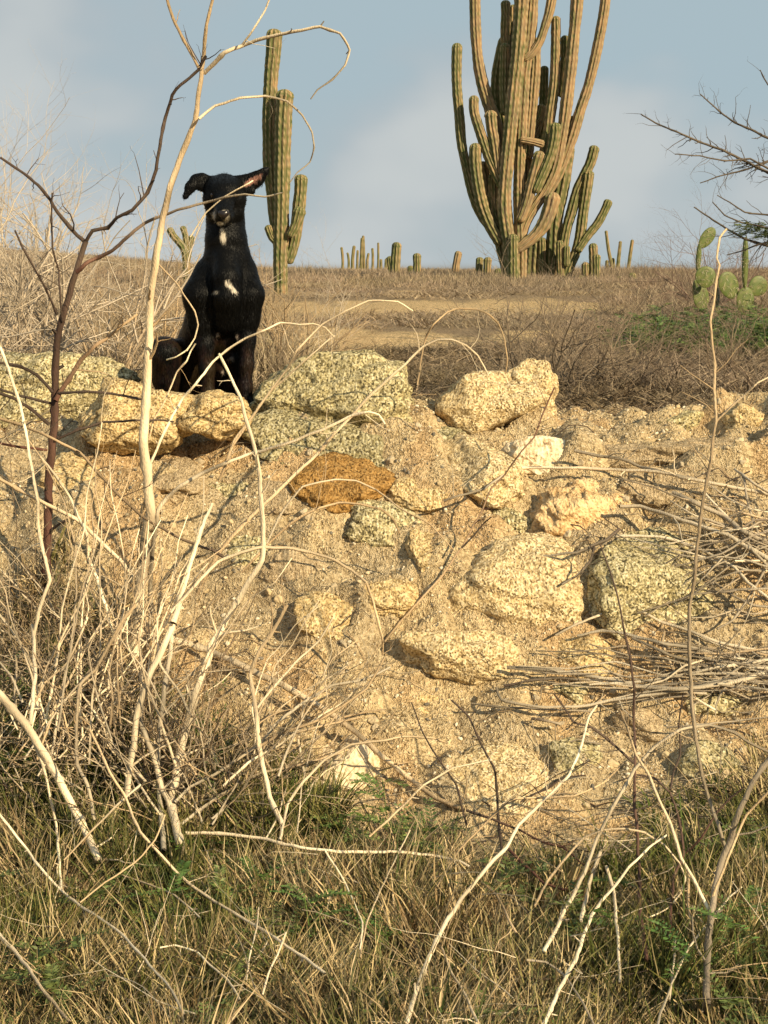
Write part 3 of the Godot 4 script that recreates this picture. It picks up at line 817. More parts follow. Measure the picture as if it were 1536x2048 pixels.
		shrub(e[0], e[1], "shrub", list, "bark", 0.11 if upper else 0.06)

# ---------------------------------------------------------------- bare bushes
# stems fan out from a foot on the ground; every stem with its twigs is a part
func bare_bush(label: String, u: float, d: float, height: float, stems: int, spread: float, c0: Color, c1: Color, r: float, forks: float, thorns: float, crook := 0.16) -> Node3D:
	var foot := P(u, 1000, d)
	foot.y = H(foot.x, d) - 0.02
	var o := thing("bare_bush", label, "bush", foot)
	for k in stems:
		var a := TAU * (k + rng.randf() * 0.7) / stems
		var dir := Vector3(cos(a) * spread, 1.0, sin(a) * spread * 0.7).normalized()
		dir = (dir + rdir() * 0.2).normalized()
		var mb := MB.new()
		twig(mb, Vector3(cos(a), 0, sin(a)) * r * 3.0, dir, height * rng.randf_range(0.6, 1.05), r * rng.randf_range(0.7, 1.2), 3, c0, c1, crook, 0.02, forks, thorns)
		part("stem", mb.mesh(), M.bark, o)
	return o

func make_bare_bushes() -> void:
	var pale := Color(0.52, 0.43, 0.32)
	bare_bush("dense pale dead bush with spiny twigs at the edge beyond the dark thorny stem", 60, 6.2, 0.85, 12, 0.65, TAN, pale, 0.008, 2.4, 0.2)
	bare_bush("tall pale dead bush with feathery twigs against the sky beside the sapling", 215, 6.5, 0.92, 11, 0.55, TAN, pale, 0.008, 2.4, 0.2)
	bare_bush("low tangled tan bush behind the pale sapling", 300, 6.8, 0.6, 9, 0.9, TAN, TAN, 0.005, 2.8, 0.3)
	bare_bush("very pale spindly bush rising from behind the grey-green boulder", -60, 6.0, 1.0, 9, 0.5, TAN, pale, 0.008, 2.3, 0.2)
	bare_bush("spiny dead bush with dark lower twigs in front of the two-column cactus", 590, 7.2, 0.52, 11, 0.9, DARK, TAN, 0.006, 2.8, 0.5)
	bare_bush("pale wispy bush right of the two-column cactus", 640, 7.6, 0.55, 6, 0.9, TAN, pale, 0.004, 2.4, 0.5)
	bare_bush("brown scraggly bush behind the golden boulder", 1090, 6.5, 0.5, 24, 1.2, Color(0.17, 0.13, 0.09), Color(0.28, 0.215, 0.145), 0.005, 3.0, 0.05, 0.25)
	bare_bush("dark brown leaning bush between the golden boulder and the slender sapling", 1230, 6.7, 0.46, 18, 1.3, Color(0.15, 0.11, 0.08), Color(0.24, 0.18, 0.125), 0.005, 3.0, 0.05, 0.25)
	bare_bush("grey brown bush beneath the prickly pear", 1430, 7.6, 0.4, 12, 1.2, Color(0.17, 0.12, 0.08), Color(0.28, 0.215, 0.145), 0.004, 3.0, 0.1, 0.22)
	bare_bush("reddish brown bush behind the prickly pear", 1400, 12.5, 0.7, 12, 0.9, Color(0.16, 0.1, 0.08), Color(0.22, 0.15, 0.11), 0.006, 3.0, 0.1)
	bare_bush("dry bush behind the dog's back", 330, 7.6, 0.5, 10, 1.0, Color(0.24, 0.17, 0.1), TAN, 0.004, 3.0, 0.15, 0.2)
	bare_bush("scruffy dry bush left of the dead bushes", -150, 7.0, 0.8, 10, 0.9, TAN, pale, 0.005, 3.0, 0.2, 0.2)

# ---------------------------------------------------------------- loose twigs, stuff
func make_litter() -> void:
	# tangle inside the thicket
	var mb := MB.new()
	for k in 430:
		var u := rng.randf_range(-250, 480)
		var d := rng.randf_range(3.8, 4.4)
		if u > 330: d = rng.randf_range(3.8, 4.0)
		var x := ray(u, 1400).x * d
		var at := Vector3(x, H(x, d) + rng.randf_range(0.0, 0.10), -d)
		var a := rng.randf() * TAU
		var dir := Vector3(cos(a), rng.randf_range(0.1, 1.3), sin(a) * 0.6).normalized()
		var c: Color = [ASH, TAN, GREY, GREY, DARK, ASH][rng.randi() % 6]
		twig(mb, at, dir, rng.randf_range(0.18, 0.55), rng.randf_range(0.0014, 0.0036), 1, c, c.lerp(TAN, 0.4), 0.17, 0.0, 1.2, 0.05)
	var o := part("twig_tangle", mb.mesh(), M.bark, self)
	meta(o, "tangle of thin dry twigs filling the thicket beneath the bleached stems", "twigs", "", "stuff")
	# small twigs lying on the bank and at its foot
	mb = MB.new()
	for k in 260:
		var d := rng.randf_range(3.7, 5.5)
		var x := rng.randf_range(-1.7, 1.7)
		if k < 110:
			x = rng.randf_range(0.25, 1.2)
			d = rng.randf_range(3.55, 4.0)
		elif k > 200:
			x = rng.randf_range(0.5, 1.4)
			d = rng.randf_range(4.1, 4.9)
		var a := rng.randf_range(-0.7, 0.7) + (PI if rng.randf() < 0.5 else 0.0)
		var p := PackedVector3Array()
		var r := PackedFloat32Array()
		var r0 := rng.randf_range(0.0009, 0.0025)
		var lift := rng.randf_range(0.004, 0.03)
		var n := rng.randi_range(4, 12)
		for q in n:
			p.append(Vector3(x, Hfine(x, d) + lift, -d))
			r.append(r0 * (1.0 - 0.6 * q / n))
			a += rng.randf_range(-0.3, 0.3)
			x += cos(a) * 0.03
			d += sin(a) * 0.02
		var c: Color = [GREY, GREY, DARK, TAN][rng.randi() % 4]
		tube(mb, p, r, 4, c, c)
	for k in 230:
		var d := rng.randf_range(2.7, 3.95)
		var x := rng.randf_range(-0.36, 0.36) * d
		var a := rng.randf() * TAU
		var c: Color = [GREY, TAN, PALE, DARK, ASH, ASH][rng.randi() % 6]
		twig(mb, Vector3(x, H(x, d) + rng.randf_range(0.03, 0.14), -d), Vector3(cos(a), rng.randf_range(-0.1, 0.45), sin(a)).normalized(), rng.randf_range(0.08, 0.3), rng.randf_range(0.0008, 0.002), 1, c, c, 0.16, 0.0, 1.0)
	o = part("fallen_twigs", mb.mesh(), M.bark, self)
	meta(o, "small dry twigs scattered over the sandy bank and through the grass", "twigs", "", "stuff")

# ---------------------------------------------------------------- grass
func blade(mb: MB, p: Vector3, dir: Vector3, ll: float, w: float, droop: float, c: Color, tip: Color, segs: int) -> void:
	var side := dir.cross(rdir()).normalized()
	var out := Vector3(dir.x, 0, dir.z).normalized()
	var b := mb.v.size()
	for q in segs + 1:
		var t := float(q) / segs
		var ww := w * (1.0 - t * t) + 0.0003
		var nn := side.cross(dir).normalized()
		mb.v.append(p - side * ww * 0.5)
		mb.v.append(p + side * ww * 0.5)
		mb.n.append((nn - side * 0.4).normalized())
		mb.n.append((nn + side * 0.4).normalized())
		mb.c.append(c.lerp(tip, t))
		mb.c.append(c.lerp(tip, t))
		p += dir * ll / segs
		dir = (dir + (out + Vector3(0, -0.5, 0)) * droop * (0.5 + t) + rdir() * 0.13).normalized()
	for q in segs:
		var e := b + q * 2
		mb.i.append_array(PackedInt32Array([e, e + 2, e + 1, e + 1, e + 2, e + 3]))

# a square of ground with many clumps on it; each clump leans and takes its own tone
func patch(size: float, clumps: int, blades: int, len0: float, len1: float, wid: float, spread: float, droop: float, cols: Array, foot: float, segs := 3) -> ArrayMesh:
	var mb := MB.new()
	for k in clumps:
		var at := Vector3(rng.randf_range(-0.5, 0.5) * size, -0.012, rng.randf_range(-0.5, 0.5) * size)
		var lean := Vector3(rng.randfn() * 0.28, 0, rng.randfn() * 0.28)
		var tall := rng.randf_range(0.55, 1.1)
		var tone: Color = cols[rng.randi() % cols.size()]
		for j in int(blades * rng.randf_range(0.5, 1.3)):
			var a := rng.randf() * TAU
			var dir := (Vector3(cos(a) * spread * rng.randf(), 1.0, sin(a) * spread * rng.randf()) + lean).normalized()
			var c: Color = tone if rng.randf() < 0.6 else cols[rng.randi() % cols.size()]
			c = c * rng.randf_range(0.65, 1.25)
			blade(mb, at + Vector3(rng.randfn() * foot, 0, rng.randfn() * foot), dir, rng.randf_range(len0, len1) * tall, wid * rng.randf_range(0.6, 1.25), droop, c, c.lerp(cols[0], rng.randf() * 0.6), segs)
	return mb.mesh()

func scatter(called: String, label: String, category: String, m: Mesh, mat: Material, places: Array) -> void:
	if places.is_empty(): return
	var mm := MultiMesh.new()
	mm.transform_format = MultiMesh.TRANSFORM_3D
	mm.use_colors = true
	mm.mesh = m
	var buf := PackedFloat32Array()
	for p in places:
		var x: float = p[0]
		var d: float = p[1]
		var e: float = 0.12 if d < 7.0 else 0.5
		var up := Vector3(H(x - e, d) - H(x + e, d), 2.0 * e, -(H(x, d - e) - H(x, d + e))).normalized()
		var b := Basis(Vector3.UP, rng.randf() * TAU).scaled(Vector3(1, p[3], 1) * p[2])
		var fx := Vector3(1, -up.x / up.y, 0)
		var fz := Vector3(0, -up.z / up.y, 1)
		b = Basis(fx, Vector3.UP, fz) * b          # lay the square along the slope, blades still upright
		var y := H(x, d)
		var w := rng.randf_range(0.85, 1.12)
		buf.append_array(PackedFloat32Array([b.x.x, b.y.x, b.z.x, x, b.x.y, b.y.y, b.z.y, y, b.x.z, b.y.z, b.z.z, -d, w, w * rng.randf_range(0.96, 1.03), w * rng.randf_range(0.92, 1.04), 1.0]))
	mm.instance_count = places.size()
	mm.buffer = buf
	var o := MultiMeshInstance3D.new()
	o.name = numbered(called)
	add_child(o)
	o.multimesh = mm
	o.material_override = mat
	meta(o, label, category, "", "stuff")

# how far up the bank the grass reaches (row of the photograph), by column
func grass_line(u: float) -> float:
	var k := [[-900, 1200], [0, 1200], [250, 1330], [380, 1470], [560, 1600], [760, 1690], [950, 1730], [1150, 1740], [1330, 1690], [1450, 1600], [1560, 1540], [2400, 1480]]
	for j in k.size() - 1:
		if u < k[j + 1][0]:
			return lerpf(k[j][1], k[j + 1][1], (u - k[j][0]) / float(k[j + 1][0] - k[j][0]))
	return 1500.0

func clearing(x: float, d: float) -> float:
	var strip := maxf(exp(-pow((d - 13.6) / 1.4, 2.0)), maxf(exp(-pow((d - 10.0) / 0.9, 2.0)), 0.6 * exp(-pow((d - 16.8) / 0.5, 2.0))))
	return strip * (1.0 - smoothstep(0.6, 1.2, absf(x / d - 0.03) / 0.17)) + 0.5 * nz.get_noise_2d(x * 12.0, d * 25.0)

func make_grass() -> void:
	var olive := Color(0.17, 0.155, 0.045)
	var green := Color(0.075, 0.105, 0.025)
	var deep := Color(0.045, 0.06, 0.018)
	var straw := Color(0.48, 0.37, 0.20)
	var brown := Color(0.20, 0.13, 0.06)
	var pale := Color(0.56, 0.43, 0.24)
	var mixes := [[straw, olive, green, brown, pale, deep, straw], [olive, green, green, deep, deep, olive, straw], [straw, brown, pale, brown, olive, brown, deep], [pale, olive, deep, straw, straw, brown, green]]
	var titles := ["mixed green and straw grass in the foreground", "greener grass clumps in the foreground", "dry straw coloured grass clumps in the foreground", "pale streaked grass clumps in the foreground"]
	var spots := [[], [], [], []]
	var d := 2.2
	while d < 4.7:
		var x := -1.9
		while x < 1.9:
			var xx := x + rng.randf_range(-0.05, 0.05)
			var dd := d + rng.randf_range(-0.05, 0.05)
			var q := pixel(Vector3(xx, H(xx, dd), -dd))
			var edge := grass_line(q.x) + 70.0 * nz.get_noise_2d(xx * 60.0, dd * 20.0)
			if q.y > edge and not (q.y < edge + 60.0 and rng.randf() < 0.4) and rng.randf() > 0.07:
				var g := nz.get_noise_2d(xx * 30.0 + 11.0, dd * 30.0) + rng.randfn() * 0.12
				spots[1 if g > 0.12 else (2 if g < -0.1 else (0 if rng.randf() < 0.6 else 3))].append([xx, dd, rng.randf_range(0.85, 1.1), rng.randf_range(0.65, 1.05) * (0.6 + 0.4 * smoothstep(0.0, 200.0, q.y - edge))])
			x += 0.15
		d += 0.15
	for k in 4:
		for half in 2:
			var some := []
			for j in spots[k].size():
				if j % 2 == half: some.append(spots[k][j])
			scatter(["mixed_grass", "green_grass", "straw_grass", "streaked_grass"][k], titles[k] + (", shorter kind" if half else ", taller kind"), "grass", patch(0.26, 29, 26, 0.06, 0.19 if half else 0.29, 0.0046, 0.5, 0.13, mixes[k], 0.011), M.grass, some)
	# low green weeds among the blades
	for half in 2:
		var mbw := MB.new()
		for k in 12:
			var a := rng.randf() * TAU
			feather(mbw, Vector3(rng.randfn() * 0.025, rng.randf_range(0.02, 0.10), rng.randfn() * 0.025), Vector3(cos(a), rng.randf_range(0.1, 0.9), sin(a)).normalized(), rng.randf_range(0.05, 0.09), 8, rng.randf_range(0.012, 0.02), Color(0.07, 0.105, 0.03).lerp(Color(0.13, 0.16, 0.045), rng.randf()))
		var weeds := []
		for k in 46:
			var dd := rng.randf_range(2.6, 4.2)
			var x := rng.randf_range(-0.32, 0.32) * dd
			var q := pixel(Vector3(x, H(x, dd), -dd))
			if q.y < grass_line(q.x) or nz.get_noise_2d(x * 40.0, dd * 40.0 + 90.0) < 0.0: continue
			weeds.append([x, dd, rng.randf_range(0.8, 1.4), 1.0])
		scatter("low_weeds", ["small feathery green weeds low in the foreground grass", "tiny leafy weeds dotted through the foreground grass"][half], "weeds", mbw.mesh(), M.leaf, weeds)
	# matted dead grass behind the bank
	var ash := Color(0.24, 0.185, 0.12)
	var mud := Color(0.10, 0.075, 0.05)
	var mat_cols := [ash, mud, ash, Color(0.33, 0.25, 0.16), mud]
	for half in 2:
		var places := []
		for k in 110:
			var dd := lerpf(5.85, 9.2, pow(rng.randf(), 1.15))
			var x := rng.randf_range(-0.40, 0.40) * dd
			if clearing(x, dd) > 0.4: continue
			places.append([x, dd, rng.randf_range(0.8, 1.2), 0.75])
		scatter("matted_grass", "dark matted dead grass behind the boulders, " + ("looser" if half else "denser"), "grass", patch(0.6, 40, 30, 0.05, 0.16, 0.0045, 2.6, 0.55, mat_cols, 0.05), M.straw, places)
	# tan dry scrub over the plain
	var tan_cols := [Color(0.40, 0.31, 0.21), Color(0.23, 0.175, 0.125), Color(0.33, 0.255, 0.175), Color(0.19, 0.145, 0.105), Color(0.29, 0.225, 0.15)]
	for kind in 2:
		var places := []
		d = 9.2 + kind * 0.35
		while d < 38.0:
			var x := -0.36 * d
			var gap := 0.9 if d > 15.0 else 0.7
			while x < 0.36 * d:
				var xx := x + rng.randf_range(-0.3, 0.3)
				var dd := d + rng.randf_range(-0.3, 0.3)
				var open := clearing(xx, dd)
				var middle := 1.0 - smoothstep(0.7, 1.1, absf(xx / dd - 0.03) / 0.17)
				var low := lerpf(0.4, 1.0, smoothstep(16.5, 20.0, dd)) if middle > 0.3 else 0.9
				if open < 0.30: places.append([xx, dd, rng.randf_range(0.8, 1.1), rng.randf_range(0.7, 1.1) * low * (0.75 if dd > 25.0 else 1.0) * (1.7 if rng.randf() < 0.08 and dd > 18.0 else 1.0)])
				x += gap * 1.35
			d += gap
		scatter("dry_scrub", ["low tan dry scrub covering the plain up to the skyline", "twiggy brown scrub mixed through the plain"][kind], "scrub", patch(1.2, 60, 20, 0.06, 0.20, 0.0065, 1.0, 0.14, tan_cols, 0.07), M.straw, places)
	# taller growth on both sides of the clearing
	var left := []
	var right := []
	for k in 230:
		var dd := rng.randf_range(6.2, 13.0)
		if k < 150:
			var slot := rng.randf_range(-0.40, -0.07)
			if dd < 6.8 and slot > -0.14: continue
			left.append([slot * dd, dd, rng.randf_range(0.8, 1.1), rng.randf_range(0.4, 0.75)])
		else:
			right.append([rng.randf_range(0.09 + 0.02 * maxf(0.0, dd - 8.0), 0.40) * dd, maxf(dd, 6.7), rng.randf_range(0.8, 1.1), rng.randf_range(0.45, 0.8)])
	scatter("tall_dry_grass", "tall dry tan grass behind the dog and the bare bushes", "grass", patch(0.6, 26, 24, 0.18, 0.46, 0.005, 0.8, 0.12, [Color(0.46, 0.36, 0.23), Color(0.23, 0.175, 0.12), Color(0.36, 0.28, 0.18), Color(0.15, 0.115, 0.08)], 0.05, 4), M.straw, left)
	scatter("brown_dry_grass", "dark brown dry grass between the golden boulder and the prickly pear", "grass", patch(0.6, 26, 24, 0.12, 0.40, 0.005, 1.3, 0.2, [Color(0.30, 0.23, 0.16), Color(0.17, 0.13, 0.09), Color(0.40, 0.31, 0.21), Color(0.14, 0.105, 0.075)], 0.05, 4), M.straw, right)

# ---------------------------------------------------------------- cacti
func cactus_arm(p: PackedVector3Array, r: PackedFloat32Array, ribs: int, worn: float, sd: float, step := 0.045, round_foot := true) -> MB:
	# round the tip, then sweep a ribbed profile
	var rs := resample(p, r, step)
	p = rs[0]
	r = rs[1]
	var n := p.size()
	var tipdir := (p[n - 1] - p[n - 2]).normalized()
	var r1 := r[n - 1]
	var tip := p[n - 1] - tipdir * r1 * 0.9
	while p.size() > 2 and (p[p.size() - 1] - tip).dot(tipdir) > 0.0:
		p.remove_at(p.size() - 1)
		r.remove_at(r.size() - 1)
	for q in [0.0, 0.3, 0.55, 0.75, 0.9, 1.0]:
		p.append(tip + tipdir * r1 * q * 0.9)
		r.append(r1 * sqrt(maxf(0.0, 1.0 - q * q)) + 0.001)
	# and round off the foot, where an arm leaves its column
	if round_foot:
		var fd := (p[1] - p[0]).normalized()
		var r0 := r[0]
		var f0 := p[0]
		for q in [0.3, 0.6, 0.85, 1.0]:
			p.insert(0, f0 - fd * r0 * q)
			r.insert(0, r0 * sqrt(maxf(0.0, 1.0 - q * q)) + 0.001)
	n = p.size()
	var mb := MB.new()
	var around := ribs * 4
	var green := Color(0.075, 0.098, 0.028)
	var old := Color(0.135, 0.125, 0.045)
	var cork_lit_tan := Color(0.36, 0.225, 0.11)
	var grey := Color(0.20, 0.145, 0.085)
	var spine := Color(0.44, 0.35, 0.19)
	var t := (p[1] - p[0]).normalized()
	var nn := t.cross(Vector3(0.05, 0.1, 1)).normalized()
	for k in n:
		t = (p[mini(k + 1, n - 1)] - p[maxi(k - 1, 0)]).normalized()
		nn = (nn - t * nn.dot(t)).normalized()
		var b := t.cross(nn)
		for q in around:
			var a := TAU * q / around
			var ridge := 0.5 + 0.5 * cos(a * ribs)
			var o := nn * cos(a) + b * sin(a)
			var rr := r[k] * 1.08 * (0.66 + 0.34 * pow(ridge, 0.7))
			if q % 4 == 0 and k % 2 == 0: rr *= 1.035
			rr *= 1.0 + 0.05 * nz2.get_noise_2d(k * 1.2, sd) + 0.14 * nz2.get_noise_2d(k * 0.22, sd + 9.0)
			mb.v.append(p[k] + o * rr)
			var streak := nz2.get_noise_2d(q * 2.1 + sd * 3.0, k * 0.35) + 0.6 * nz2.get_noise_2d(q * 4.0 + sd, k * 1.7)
			var w := smoothstep(-0.15, 0.35, streak + worn - 0.5 + 0.30 * o.x)  # corky wear in streaks, plus a tan bias painting the sunlit right side
			var c := green.lerp(old, clampf(0.5 + nz2.get_noise_2d(q * 0.8 + sd, k * 0.25), 0, 1)).lerp(cork_lit_tan.lerp(grey, clampf(0.5 + 1.2 * nz2.get_noise_2d(k * 0.4, q * 1.0 + sd), 0, 1)), w)
			if q % 4 == 0 and k % 2 == 0: c = c.lerp(spine, 0.75)
			mb.c.append(c)
	for k in n - 1:
		for q in around:
			var a := k * around + q
			var b2 := k * around + (q + 1) % around
			mb.i.append_array(PackedInt32Array([a, a + around, b2, b2, a + around, b2 + around]))
	var apex := mb.v.size()
	mb.v.append(p[n - 1])
	mb.c.append(spine)
	for q in around:
		mb.i.append_array(PackedInt32Array([(n - 1) * around + q, apex, (n - 1) * around + (q + 1) % around]))
	mb.smooth()
	return mb

# arms: [zoom, distance, width at foot and tip, wear, points]
func cactus(label: String, d: float, arms: Array, group := "", ribs := 9) -> Node3D:
	var o: Node3D = null
	for a in arms:
		var z: Array = ZOOM[a[0]]
		var pts: Array = a[5]
		var p := PackedVector3Array()
		var r := PackedFloat32Array()
		var n := pts.size() / 2
		for k in n:
			p.append(P(pts[k * 2] / z[0] + z[1], pts[k * 2 + 1] / z[0] + z[2], d + a[1]))
			r.append(lerpf(a[2], a[3], float(k) / (n - 1)) * 0.5 / z[0] * d / FOCAL)
		if o == null:
			var foot := p[0]
			foot.y = H(foot.x, -foot.z) - 0.05
			if p[0].y > foot.y + 0.02:
				p.insert(0, foot)
				r.insert(0, r[0])
			o = thing("columnar_cactus", label, "cactus", foot, group)
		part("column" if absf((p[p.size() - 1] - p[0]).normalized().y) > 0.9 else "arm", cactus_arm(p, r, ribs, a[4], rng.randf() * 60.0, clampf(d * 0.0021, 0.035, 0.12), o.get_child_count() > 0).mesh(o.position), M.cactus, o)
	return o

func make_cacti() -> void:
	cactus("huge many-armed candelabra cactus with weathered tan columns", 21.0, [
		["k", 0.0, 80, 72, 0.75, [655,1925, 652,1890, 650,1650, 645,1400, 645,1200, 660,800, 680,500, 715,250, 735,0, 740,-200]],
		["k", -0.08, 80, 92, 0.55, [610,1900, 590,1750, 560,1580, 540,1400, 555,1150, 580,900, 610,600, 640,300, 660,0, 665,-260]],
		["k", 0.0, 85, 100, 0.4, [590,1915, 575,1700, 555,1560, 540,1400, 535,1330]],
		["k", -0.2, 66, 64, 0.05, [600,1930, 600,1800, 600,1595]],
		["k", 0.15, 70, 70, 0.45, [575,1930, 560,1850, 530,1740, 495,1580, 470,1450, 465,1300, 470,1180]],
		["k", 0.2, 60, 66, 0.25, [480,1560, 430,1530, 370,1440, 320,1300, 280,1130, 250,980, 235,800, 218,600, 215,450, 220,292]],
		["k", 0.0, 70, 80, 0.35, [500,1640, 450,1550, 415,1470, 385,1380, 360,1250, 343,1100, 345,975]],
		["k", 0.3, 90, 110, 0.8, [500,1600, 450,1480, 410,1380, 400,1250, 380,1100]],
		["k", 0.25, 85, 66, 0.85, [540,1300, 520,1100, 480,850, 430,700, 390,560, 360,400, 345,200, 340,0, 336,-180]],
		["k", 0.0, 60, 66, 0.45, [520,1260, 480,1180, 430,1060, 370,880, 335,760, 335,650]],
		["k", -0.02, 55, 85, 0.7, [500,1170, 490,1100, 475,980, 455,860, 445,752]],
		["k", 0.5, 110, 80, 0.15, [560,1050, 530,850, 495,650, 510,450, 545,250]],
		["k", 0.4, 60, 62, 0.45, [548,620, 548,300, 550,100, 550,0]],
		["k", 0.15, 62, 60, 0.3, [548,760, 540,600, 542,450, 546,292]],
		["k", 0.45, 50, 52, 0.5, [590,500, 600,250, 605,30]],
		["k", -0.05, 48, 60, 0.8, [690,395, 730,365, 780,290, 815,190, 850,70, 875,-80]],
		["k", 0.2, 75, 70, 0.8, [700,1050, 715,900, 735,650, 750,450, 750,255]],
		["k", 0.3, 55, 50, 0.6, [700,900, 770,810, 800,710]],
		["k", 0.35, 60, 52, 0.6, [730,960, 775,850, 800,740]],
		["k", 0.45, 60, 55, 0.05, [800,950, 808,750, 812,600, 815,448]],
		["k", 0.1, 75, 60, 0.6, [810,1080, 835,950, 855,780, 880,600, 890,400, 893,200, 893,108]],
		["k", 0.25, 50, 52, 0.2, [930,640, 948,480, 955,350, 955,240]],
		["k", 0.0, 70, 78, 0.85, [650,1640, 680,1530, 740,1420, 820,1300, 890,1150, 930,950, 960,750, 990,500, 1010,300, 1030,100, 1045,-120]],
		["k", 0.1, 66, 64, 0.9, [820,1320, 880,1240, 940,1120, 1000,950, 1060,750, 1110,600, 1160,400, 1200,200, 1225,50, 1240,-120]],
		["k", -0.1, 60, 104, 0.9, [645,1690, 700,1650, 750,1610, 810,1530, 850,1430, 880,1310]],
		["k", -0.1, 60, 82, 0.75, [655,1490, 680,1430, 705,1350, 735,1230, 765,1120, 790,1030]],
		["k", -0.14, 60, 74, 0.1, [760,1290, 795,1210, 830,1130, 865,1030, 885,930, 890,835]],
		["k", -0.1, 44, 50, 0.95, [670,955, 740,968, 815,990]],
		["k", 0.2, 50, 50, 0.4, [985,1060, 998,950, 1002,790]],
		["k", 0.3, 80, 70, 0.7, [700,1300, 690,1150, 700,1000]]])
	cactus("green branching cactus with short arms behind the huge candelabra cactus", 21.8, [
		["k", 0.0, 110, 85, 0.2, [870,1915, 875,1850, 880,1700, 890,1500, 930,1300, 965,1100, 985,985]],
		["k", -0.1, 62, 60, 0.3, [930,1800, 945,1680, 970,1550, 1005,1430, 1040,1300, 1085,1200, 1130,1110, 1162,992]],
		["k", -0.15, 60, 66, 0.3, [950,1925, 985,1830, 1030,1720, 1060,1600, 1080,1450, 1105,1280, 1122,1160]],
		["k", -0.2, 50, 56, 0.15, [1050,1700, 1110,1610, 1175,1530, 1225,1440, 1258,1362]],
		["k", 0.1, 120, 110, 0.35, [735,1915, 740,1800, 755,1600]],
		["k", 0.0, 55, 55, 0.3, [795,1925, 800,1750, 800,1620]],
		["k", -0.25, 52, 50, 0.4, [930,1930, 925,1850, 920,1640]],
		["k", -0.3, 46, 46, 0.05, [965,1800, 966,1760, 968,1675]]], "", 8)
	cactus("lone tall two-column cactus with a small arm behind the dog", 16.0, [
		["l", 0.0, 100, 122, 0.3, [235,2010, 232,1900, 240,1700, 245,1400, 250,1100, 258,800, 272,572]],
		["l", 0.15, 80, 112, 0.35, [225,1820, 190,1560, 168,1350, 155,1200, 145,900, 160,500, 178,300, 190,105]],
		["l", 0.05, 70, 96, 0.25, [300,1890, 330,1800, 350,1700, 375,1500, 390,1350, 394,1230]],
		["l", -0.08, 60, 92, 0.2, [318,1690, 345,1640, 370,1570, 392,1480]],
		["l", 0.0, 50, 62, 0.2, [210,1760, 170,1720, 135,1622]]])
	var g := "short single cacti on the skyline"
	# [column, top row, distance, width in pixels, wear, lean, label]
	var posts := [
		[792, 484, 24.0, 18, 0.2, 2, "fat green cactus post standing tallest in its row on the skyline"], [781, 512, 25.5, 12, 0.0, -2, "dark short cactus touching the fat green post"],
		[834, 506, 24.5, 15, 0.3, 0, "rounded yellow-green cactus post right of the fat green post"], [821, 531, 25.5, 11, 0.0, 0, "tiny dark cactus beside the rounded yellow-green post"],
		[914, 502, 24.5, 13, 0.95, 4, "brown dried leaning cactus post alone on the skyline"],
		[959, 514, 24.0, 14, 0.25, 1, "dark brown cactus post paired with a lighter one"], [975, 514, 23.8, 14, 0.4, 1, "yellow-green cactus post paired with a dark brown one"],
		[997, 537, 23.2, 13, 0.0, -3, "small dark cactus at the left foot of the huge candelabra cactus"],
		[1187, 486, 21.4, 17, 0.35, -1, "tall paired cactus post right of the green branching cactus"], [1193, 508, 21.1, 15, 0.3, 0, "shorter front cactus of the tall pair"],
		[1171, 524, 21.4, 14, 0.6, 0, "brown stubby cactus beside the tall pair"], [1161, 551, 21.0, 11, 0.0, 0, "low dark cactus stub under the brown stubby one"],
		[1238, 552, 20.6, 13, 0.3, 0, "small cactus stub in the dry scrub, lighter of two"], [1265, 545, 20.4, 14, 0.2, -1, "small cactus stub with a dark neighbour"], [1255, 556, 20.4, 9, 0.0, 0, "thin dark cactus stub touching a greener one"]]
	for q in posts:
		var d: float = q[2]
		var foot_y := H(ray(q[0], 560).x * d, d)
		var f := pixel(Vector3(ray(q[0], 560).x * d, foot_y - 0.05, -d))
		cactus(q[6], d, [["s", 0.0, q[3], q[3] * 1.02, q[4], [q[0] - q[5], f.y, q[0] - q[5] * 0.5, (f.y + q[1]) * 0.5, q[0] + q[5], q[1]]]], g, 8)
	g = "thin cacti far beyond the skyline"
	var far := [[684, 494, 6], [697, 505, 5], [706, 491, 7], [714, 500, 5], [721, 475, 8], [729, 471, 6], [735, 506, 6], [744, 496, 6], [755, 485, 5], [762, 518, 6], [772, 516, 6]]
	for q in far:
		cactus("thin pale cactus post in the distant cluster left of the fat green post", 44.0, [["s", 0.0, q[2], q[2] * 0.8, 0.4, [q[0], 560.0, q[0] + rng.randf_range(-2, 2), 520.0, q[0] + rng.randf_range(-3, 4), q[1]]]], g, 7)
	cactus("slim far cactus with side shoots, leftmost of three beyond the tall pair", 40.0, [["s", 0.0, 8, 6, 0.5, [1226, 560, 1223, 530, 1217, 500, 1212, 461]], ["s", 0.2, 8, 7, 0.3, [1214, 560, 1214, 520]], ["s", 0.2, 8, 6, 0.3, [1227, 560, 1226, 516]]], g, 7)
	cactus("slim straight far cactus, middle of three beyond the tall pair", 40.0, [["s", 0.0, 8, 6, 0.5, [1234, 560, 1236, 530, 1241, 482]]], g, 7)
	cactus("slim far cactus leaning outward, rightmost of three beyond the tall pair", 40.0, [["s", 0.0, 8, 6, 0.5, [1254, 560, 1259, 520, 1265, 479]]], g, 7)
	cactus("small forked green cactus on the skyline behind the pale sapling", 19.0, [["s", 0.0, 14, 12, 0.2, [372, 540, 368, 500, 345, 470, 338, 455]], ["s", 0.1, 13, 11, 0.2, [372, 540, 372, 480, 364, 452]], ["s", 0.1, 12, 10, 0.2, [372, 540, 380, 490, 384, 470]]], "", 7)

